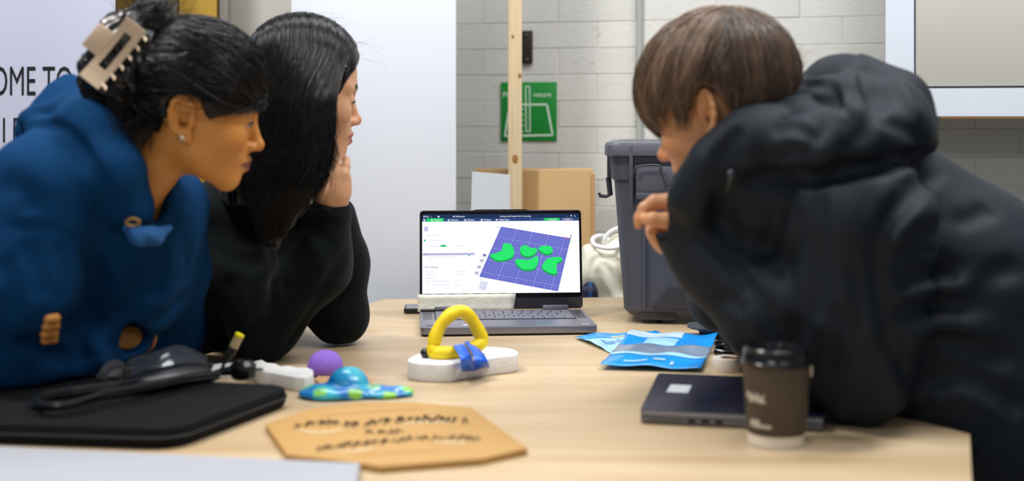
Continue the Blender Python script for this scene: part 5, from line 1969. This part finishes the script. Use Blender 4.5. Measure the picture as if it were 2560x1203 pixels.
# curtain sections: (row, back x, front x, distance)
SEC = [(250, 628, 842, 2.150), (330, 622, 834, 2.135), (400, 612, 824, 2.125), (465, 608, 798, 2.115), (530, 628, 756, 2.115), (605, 655, 718, 2.125)]
def hair2(P):
    q = H2.loc(P)
    Q = q.copy()
    Q[:, 1] = np.abs(Q[:, 1])
    d = ell(Q, EC2, ER2)
    d = smax(d, Q[:, 0] - xface(Q[:, 2]), .006)
    d = smax(d, -.03 - Q[:, 2], .01) * H2.s
    # fall on the near side
    S_ = P.copy()
    S_[:, 1] = (S_[:, 1] - 2.16) * 2.2
    pts, rad = [], []
    for (py, xb, xf, dd) in SEC:
        xf = xf - (0, 2, 8, 12, 10, 6)[[s_[0] for s_ in SEC].index(py)]
        m_ = at((xb + xf) / 2, py, dd + .016)
        m_[1] = (m_[1] - 2.16) * 2.2
        pts.append(m_)
        rad.append(max(.006, (xf - xb) / 2 * dd / F - .004))
    e = chain(S_, pts, rad, .02) * .6
    # and on the back
    g = chain(P, [H2.wld((-.055, 0, .03)), H2.wld((-.075, 0, -.06)), at(610, 470, 2.28)], [.06, .055, .045], .04)
    far = chain(P, [H2.wld((.0, .075, .03)), H2.wld((-.01, .078, -.10)), H2.wld((-.02, .075, -.17))], [.03, .028, .015], .02)
    d = smin(smin(smin(d, e, .02), g, .02), far, .02)
    return d + .0007 * np.sin(P[:, 0] * 420)
V, Q = sdf_mesh(hair2, at(560, 30, 2.2) * np.array([1, 0, 0]) + np.array([-.02, 2.03, .92]), np.array([-.22, 2.45, 1.40]), .0034)
hp = [(V, Q)]
n = 5200
tq = RNG.uniform(0, 1, n) ** .85
jit = RNG.normal(size=n)
keys = []
xt = -.088 + .178 * tq
th = [math.radians(a_) for a_ in (2, 25, 45, 62, 76)]
for i, a_ in enumerate(th):
    xx = xt - (.030 * np.clip((tq - .6) / .4, 0, 1)) * (i / 4) ** 1.3
    s_ = np.sqrt(np.maximum(.02, 1 - (xx / ER2[0]) ** 2))
    e_ = .001 + np.abs(jit) * .0012
    keys.append(H2.wld(np.stack([xx, -(ER2[1] + e_) * s_ * math.sin(a_), EC2[2] + (ER2[2] + e_) * s_ * math.cos(a_)], -1)))
wisp = np.where((tq > .86) & (RNG.uniform(size=n) < .22), RNG.uniform(.2, 1, n), 0)
for k, (py, xb, xf, dd) in enumerate(SEC):
    tj = np.clip(tq + .05 * np.sin(tq * 40 + k) * k / 5 + RNG.normal(size=n) * .022 * k + wisp * (k - 1) * .07, -.05, 1.3)
    pxv = xb + (xf - xb) * tj
    hwid = (xf - xb) / 2
    r_ = (pxv - (xb + xf) / 2) / hwid
    dv_ = dd + .016 - .5 * (hwid * dd / F) * np.sqrt(np.maximum(0, 1 - r_ ** 2)) - .004 - .0012 * k - np.abs(RNG.normal(size=n)) * .003
    X = (pxv - 1280) * dv_ / F
    Zr = EYE - (py - HORIZON) * dv_ / F
    keys.append(np.stack([X, dv_, Zr], -1))
K = np.stack(keys, 1)
# strands at the face end higher up
nk = K.shape[1]
tmax = np.where(tq > .78, RNG.uniform(6.8, 9.2, n), np.where(tq > .5, RNG.uniform(7.8, 9.9, n), RNG.uniform(8.4, 10.0, n)))
ts = np.linspace(0, 1, 16)[None] * tmax[:, None]
i_ = np.clip(ts.astype(int), 0, nk - 2)
fr = (ts - i_)[..., None]
ar = np.arange(n)[:, None]
p0, p1, p2, p3 = K[ar, np.maximum(i_ - 1, 0)], K[ar, i_], K[ar, i_ + 1], K[ar, np.minimum(i_ + 2, nk - 1)]
pth = .5 * (2 * p1 + (p2 - p0) * fr + (2 * p0 - 5 * p1 + 4 * p2 - p3) * fr ** 2 + (3 * p1 - p0 - 3 * p2 + p3) * fr ** 3)
flat_ = pth.reshape(-1, 3).astype(np.float32)
lift_ = np.repeat(.0012 + np.abs(RNG.normal(size=n)) * .0016, pth.shape[1])
for _ in range(5):                         # lay the strands on the outside of the mass of hair
    flat_[:, 1] -= np.clip(lift_ - hair2(flat_), 0, .01).astype(np.float32) * 1.2
pth = flat_.reshape(pth.shape)
hp.append(strands(pth, .00055, .00024, lock_streaks(tq, 60, n)))
n = 45      # flyaway hairs
xx = RNG.uniform(-.08, .1, n)
s_ = np.sqrt(np.maximum(.02, 1 - (xx / ER2[0]) ** 2))
aq = RNG.uniform(-.9, .6, n)
b0 = np.stack([xx, -ER2[1] * s_ * np.sin(aq), EC2[2] + ER2[2] * s_ * np.cos(aq)], -1)
tt3 = np.linspace(0, 1, 10)[None, :, None]
nv_ = (b0 - EC2) / ER2 ** 2
nv_ /= np.linalg.norm(nv_, axis=1)[:, None]
fly = b0[:, None] + tt3 * RNG.uniform(.02, .05, n)[:, None, None] * (RNG.normal(size=(n, 1, 3)) * .5 + np.array([.6, 0, 0])) + nv_[:, None] * (tt3 * (1.2 - tt3)) * RNG.uniform(.005, .03, n)[:, None, None]
hp.append(strands(H2.wld(fly.reshape(-1, 3)).reshape(fly.shape), .00018, .0001))
hair_obj('hair', hp, M_h1, w2, '#080606')
hcp = at(862, 171, 2.185)
hs = hit(lambda P: np.minimum(hair2(P), f2(P)), [(862, 171), (845, 150)])
orb('hair_pin_bead', hs[0] + np.array([0, -.004, 0]), .0068, mat('dark_gem', '#141a26', .08, metal=.3), w2)
wchild(MB().tube([hs[0] + np.array([0, -.003, 0]), (hs[0] + hs[1]) / 2 + np.array([0, -.005, .002]), hs[1] + np.array([0, -.002, 0])], .0014, 8).build('hair_pin', mat('pin_dark', '#1c1c20', .3, metal=.6)), w2)

# ------------------------------------------------------------------ man in black
H3 = Head(1815.6, 284.4, 1.88, 146.6, 17.6, .8, 1.049)
w3 = thing('person', 'man with brown hair in a black hooded jacket leaning over the table', 'person', (.92, 1.95, 0))
prm3 = dict(male=1.0, eye_open=.0036, eye_dz=-.001, gaze=(1, 0, -.4), nose=.003, ear=1.05)
el3n, el3f = at(2150, 935, 1.80), at(1900, 832, 2.24)
def body3(P):
    d = chain(P, [H3.wld((-.02, 0, -.05)), at(1960, 420, 1.90), at(2080, 520, 1.93)], [.052, .058, .10], .03)
    d = smin(d, chain(P, [at(2080, 520, 1.93), at(2130, 580, 1.76), el3n, at(1760, 585, 1.88), at(1712, 560, 1.885)], [.09, .045, .036, .028, .026], .03), .03)
    d = smin(d, chain(P, [at(2080, 520, 1.93), at(2000, 600, 2.10), el3f, at(1752, 655, 1.965), at(1700, 610, 1.945)], [.09, .045, .034, .024, .018], .03), .03)
    # near hand: forefinger and thumb pinched together
    d = smin(d, hand_chain(P, [at(1705, 520, 1.885), at(1680, 503, 1.885), at(1636, 505, 1.89), at(1612, 522, 1.892), at(1600, 545, 1.893), at(1597, 563, 1.893)], [.020, .0125, .0105, .0098, .0085, .0070]), .010)
    d = smin(d, hand_chain(P, [at(1710, 565, 1.875), at(1668, 552, 1.868), at(1632, 549, 1.868), at(1612, 548, 1.875)], [.018, .0120, .0105, .0080]), .008)
    # far hand: curled fingers and heel under it
    d = smin(d, chain(P, [at(1700, 610, 1.945), at(1672, 592, 1.93), at(1650, 575, 1.92)], [.018, .025, .022], .015), .012)
    for (a_, b__, c__) in (((1665, 575), (1638, 580), (1642, 596)), ((1672, 588), (1648, 600), (1655, 612)), ((1682, 600), (1664, 614), (1674, 620))):
        d = smin(d, hand_chain(P, [at(*a_, 1.915), at(*b__, 1.905), at(*c__, 1.91)], [.0105, .0098, .0085]), .006)
    return d
f3 = head_body(H3, prm3, body3, None, None, None, .02)
paint('body', f3, (.14, 1.66, .74), (.60, 2.24, 1.40), .0027, H3, skin_mat('skin_fair'), w3, ('#d49a6e', '#b06a5a', '#4a3424', '#2c2019'), prm3)
face_hair(H3, w3, '#3a281c', prm3)

def jacket_base(P):
    d = chain(P, [at(2140, 530, 1.95), at(2390, 730, 1.93), at(2730, 1050, 1.92)], [.145, .155, .17], .05)
    d = smin(d, chain(P, [at(1990, 560, 1.93), at(2060, 740, 1.93), at(2140, 860, 1.93)], [.10, .105, .09], .05), .05)
    a = chain(P, [at(2150, 560, 1.77), at(2140, 760, 1.775), el3n + np.array([0, 0, .004]), at(1930, 770, 1.83), at(1800, 650, 1.87), at(1722, 572, 1.885)], [.105, .088, .066, .070, .058, .050], .04)
    b = chain(P, [at(2010, 620, 2.06), el3f + np.array([0, 0, .004]), at(1800, 745, 2.06), at(1748, 676, 1.975)], [.09, .052, .046, .032], .03)
    d = smin(smin(d, a, .035), b, .015)
    d = smin(d, chain(P, [at(2280, 830, 1.90), at(2450, 970, 1.89), at(2640, 1160, 1.88)], [.115, .125, .14], .05), .04)
    # stand-up collar
    c_ = chain(P, [at(1985, 330, 1.80), at(1880, 360, 1.79), at(1800, 420, 1.80), at(1740, 490, 1.825), at(1715, 545, 1.86)], [.05, .045, .040, .034, .030], .03)
    d = smin(d, chain(P, [at(1850, 480, 1.84), at(1960, 480, 1.84), at(2060, 500, 1.83)], [.05, .085, .09], .04), .03)
    return smin(d, c_, .02)
def hood3(P):
    d = chain(P, [at(2010, 262, 1.95), at(2080, 218, 1.94), at(2135, 205, 1.93), at(2185, 235, 1.91)], [.040, .036, .034, .04], .03)
    e = chain(P, [at(2175, 240, 1.92), at(2235, 262, 1.90), at(2262, 318, 1.88)], [.045, .048, .045], .03)
    g = chain(P, [at(1890, 372, 1.79), at(2020, 365, 1.75), at(2150, 350, 1.74), at(2262, 335, 1.79)], [.036, .042, .044, .036], .03)
    g = smin(g, cone(P, at(2262, 330, 1.80), at(2322, 366, 1.83), .032, .012), .015)
    i = chain(P, [at(2000, 300, 1.86), at(2120, 290, 1.83), at(2220, 300, 1.83)], [.055, .055, .06], .03)
    return smin(smin(smin(d, e, .02), g, .025), i, .03)
def jacket(P):
    d = smin(jacket_base(P), hood3(P), .008)
    d = smax(d, -chain(P, [at(1720, 545, 1.882), at(1685, 530, 1.885)], [.03, .040], .01), .005)
    d = smax(d, -chain(P, [at(1752, 655, 1.965), at(1705, 612, 1.95)], [.020, .026], .01), .004)
    lq = (P - np.array(cl.location, np.float32)) @ np.array([[math.cos(yw), -math.sin(yw), 0], [math.sin(yw), math.cos(yw), 0], [0, 0, 1]], np.float32)
    bx3 = np.maximum(np.maximum(np.abs(lq[:, 0] - CWd / 2) - CWd / 2 - .007, np.abs(lq[:, 1] - CDp / 2) - CDp / 2 - .007), lq[:, 2] - .0275)
    d = smax(d, -bx3, .004)
    hq = H3.loc(P)
    d = smax(d, -(ell(hq, (.03, 0, -.005), (.085, .074, .10)) * H3.s), .008)
    return smax(d, LO_TAB - P[:, 2] - 10 * np.maximum(0, P[:, 0] - .62), .006)
fo3 = [([(2128, 150), (2118, 230), (2112, 300), (2085, 360), (2055, 408)], .012, -.012), ([(2185, 185), (2195, 250), (2165, 320), (2120, 360)], .012, .012), ([(2240, 190), (2280, 260), (2312, 300)], .010, -.006), ([(1990, 215), (2060, 215), (2100, 260)], .010, .012),
       ([(2225, 755), (2330, 725), (2430, 722)], .013, -.009), ([(2250, 850), (2350, 815), (2470, 830)], .014, -.010), ([(2210, 640), (2270, 560), (2340, 520)], .012, -.007), ([(2310, 1000), (2420, 985), (2540, 1050)], .014, -.009),
       ([(1832, 452), (1950, 440), (2100, 432), (2220, 405), (2335, 380)], .012, 0.0308),
       ([(2350, 432), (2290, 470), (2230, 540), (2200, 620), (2195, 700), (2215, 800), (2250, 900), (2290, 980)], .012, 0.0280),
       ([(1690, 440), (1640, 500), (1655, 580)], .006, 0.0056), ([(1835, 350), (1810, 440), (1805, 540), (1840, 640)], .014, 0.0224), ([(1860, 320), (1800, 390), (1770, 460)], .010, 0.0140),
       ([(2050, 470), (2040, 580), (2050, 700), (2040, 820)], .014, 0.0140), ([(1950, 500), (1930, 580), (1900, 640)], .014, 0.0126), ([(2000, 520), (1990, 620), (1950, 700)], .012, 0.0098),
       ([(2220, 800), (2330, 760), (2440, 770)], .015, 0.0182), ([(2240, 720), (2320, 690), (2400, 670)], .014, 0.0140), ([(2290, 920), (2360, 860), (2450, 880), (2540, 900)], .016, 0.0224), ([(2280, 960), (2400, 940), (2500, 990), (2560, 1040)], .016, 0.0196), ([(2220, 690), (2280, 600), (2350, 560)], .014, 0.0112),
       ([(2230, 610), (2330, 630), (2430, 680)], .005, 0.0042), ([(2380, 560), (2440, 540), (2480, 520)], .014, 0.0084), ([(2450, 800), (2470, 700), (2560, 660)], .016, 0.0140), ([(2000, 780), (1980, 880), (2010, 960)], .014, 0.0140), ([(2080, 760), (2090, 860), (2060, 940)], .012, 0.0112), ([(2130, 640), (2150, 760), (2140, 860)], .012, 0.0098),
       ([(2150, 180), (2180, 250), (2230, 300)], .008, 0.0140), ([(2020, 250), (2090, 260), (2120, 300), (2090, 340)], .010, 0.0168), ([(2120, 300), (2070, 370), (2050, 410)], .010, -0.0084), ([(1930, 330), (1990, 320), (2060, 360)], .010, 0.0084), ([(1900, 410), (1980, 380), (2030, 390)], .008, 0.0084), ([(2200, 300), (2260, 320), (2310, 350)], .010, 0.0112),
       ([(1850, 700), (1900, 760), (1960, 850)], .012, 0.0126), ([(1760, 600), (1820, 650), (1880, 740)], .010, 0.0112), ([(1790, 760), (1830, 750), (1860, 790)], .010, 0.0112)]
M_jk = mat('black_shell_fabric', '#121b25', .66, spec=.26, var=.06, scale=30, bump=.08, bscale=900)
cloth('hooded_jacket', with_folds(jacket, fo3, .0011, 36, 3.2, .0042, .52), (.13, 1.56, .56), (1.10, 2.32, 1.34), .0054, M_jk, w3)
zs = hit(jacket, [(1828, 438), (1822, 462), (1818, 480)])
orb('zip_slider', zs[0] + np.array([0, -.002, 0]), .0055, mat('zip_metal', '#4a4e55', .3, metal=.8), w3, (1.2, .6, 1.4))
wchild(MB().tube([zs[0] + np.array([0, -.005, 0]), zs[1] + np.array([0, -.005, 0]), zs[2] + np.array([0, -.005, 0])], .0024, 8, flat=.5).build('zip_pull', mat('zip_metal', '#4a4e55')), w3)

# brown mop of hair
EC3, ER3 = np.array([.000, 0, .049]), np.array([.111, .093, .097])
def hair3_loc(q):
    Q = q.copy()
    Q[:, 1] = np.abs(Q[:, 1])
    d = ell(Q, EC3, ER3 - .004)
    ln = np.interp(Q[:, 0], [-.2, -.05, -.035, -.028, .004, .014, .026, .04, .06, .09, .12], [-.055, -.045, -.02, .030, .030, .012, .014, .040, .044, .044, .034]).astype(np.float32)
    d = smax(d, (ln - Q[:, 2]) * .75, .006)
    d = smax(d, -ell(Q, (-.014, .088, -.004), (.026, .026, .034)), .004)
    az_ = np.arctan2(q[:, 1], q[:, 0] + .05)
    # parting notch near the crown
    return d + .0026 * np.sin(az_ * 21 + 3 * np.sin(Q[:, 2] * 40)) + .006 * np.exp(-((q[:, 0] + .045) / .012) ** 2 - (np.maximum(0, .13 - q[:, 2]) / .02) ** 2)
def hair3(P):
    return hair3_loc(H3.loc(P)) * H3.s
c = H3.wld((0, 0, .05))
V, Q = sdf_mesh(lambda P: bounded(hair3, P, c, .17), c - .15, c + .15, .003)
hp = [(V, Q)]
NC = 230                                   # locks
ca = RNG.uniform(-math.pi, math.pi, NC)
azk = np.array([-180, -150, -125, -108, -92, -82, -68, -50, -30, -12, 0, 12, 30, 50, 68, 82, 92, 108, 125, 150, 180.])
zk_ = np.array([-.052, -.052, -.040, .030, .018, -.004, .010, .026, .016, .012, .012, .012, .016, .026, .010, -.004, .018, .030, -.040, -.052, -.052])
cz_ = np.interp(np.degrees(ca), azk, zk_) + RNG.normal(size=NC) * .011
cs = RNG.uniform(0, .55, NC) ** 1.3          # where the lock leaves the head
ch_ = RNG.uniform(0, 1, NC) * .009           # how far it stands off
cw = RNG.uniform(.05, .11, NC)               # width
cb3 = RNG.normal(size=NC) * .014             # sideways bend
per = 34
ci = np.repeat(np.arange(NC), per)
n = len(ci)
dv_ = RNG.normal(size=n)
tl_ = RNG.normal(size=n) * .004
t = np.linspace(0, 1, 13)[None, :]
az = ca[ci][:, None] + cw[ci][:, None] * dv_[:, None] * (1 - .65 * t)       # the lock closes towards its tip
ze = cz_[ci] + tl_ + np.abs(dv_) * .003
rr_ = np.sqrt(np.maximum(.05, 1 - ((ze - EC3[2]) / ER3[2]) ** 2))[:, None]
en = np.stack([EC3[0] + ER3[0] * rr_ * np.cos(az), ER3[1] * rr_ * np.sin(az), np.broadcast_to(ze[:, None], az.shape)], -1)
cr_ = np.array([-.058, .012, .148]) + RNG.normal(size=(n, 1, 3)) * np.array([.008, .010, 0])
s_ = (cs[ci][:, None] + (1 - cs[ci][:, None]) * t)[..., None]
mid = cr_ * (1 - s_) + en * s_
tg = np.stack([-np.sin(az), np.cos(az), 0 * az], -1)
mid = mid + tg * (cb3[ci][:, None] * np.sin(t * math.pi))[..., None]
lift = (.0008 + ch_[ci][:, None] * np.sin(t * math.pi * .8) + np.abs(RNG.normal(size=(n, 1))) * .0016 - .0018 * np.abs(dv_)[:, None] * .6)[..., None]
pth = on_ell(mid, EC3, ER3, lift)
qa = pth.copy()
qa[..., 1] = np.abs(qa[..., 1])
inear = (ell(qa.reshape(-1, 3), (-.014, .090, -.006), (.026, .034, .036)).reshape(qa.shape[:2]) < 0).any(1)
pth = pth[~inear]
streak3 = (np.exp(RNG.normal(size=NC) * .42)[ci] * np.exp(RNG.normal(size=n) * .2))[~inear]  # random lock brightness, standing in for highlight streaks on brown hair
hp.append(strands(H3.wld(pth.reshape(-1, 3)).reshape(pth.shape), .00060, .00020, streak3))
M_h3 = mat('brown_hair', '#6a5140', .32, spec=.6, attr='Col')
hair_obj('hair', hp, M_h3, w3, '#6c5848')
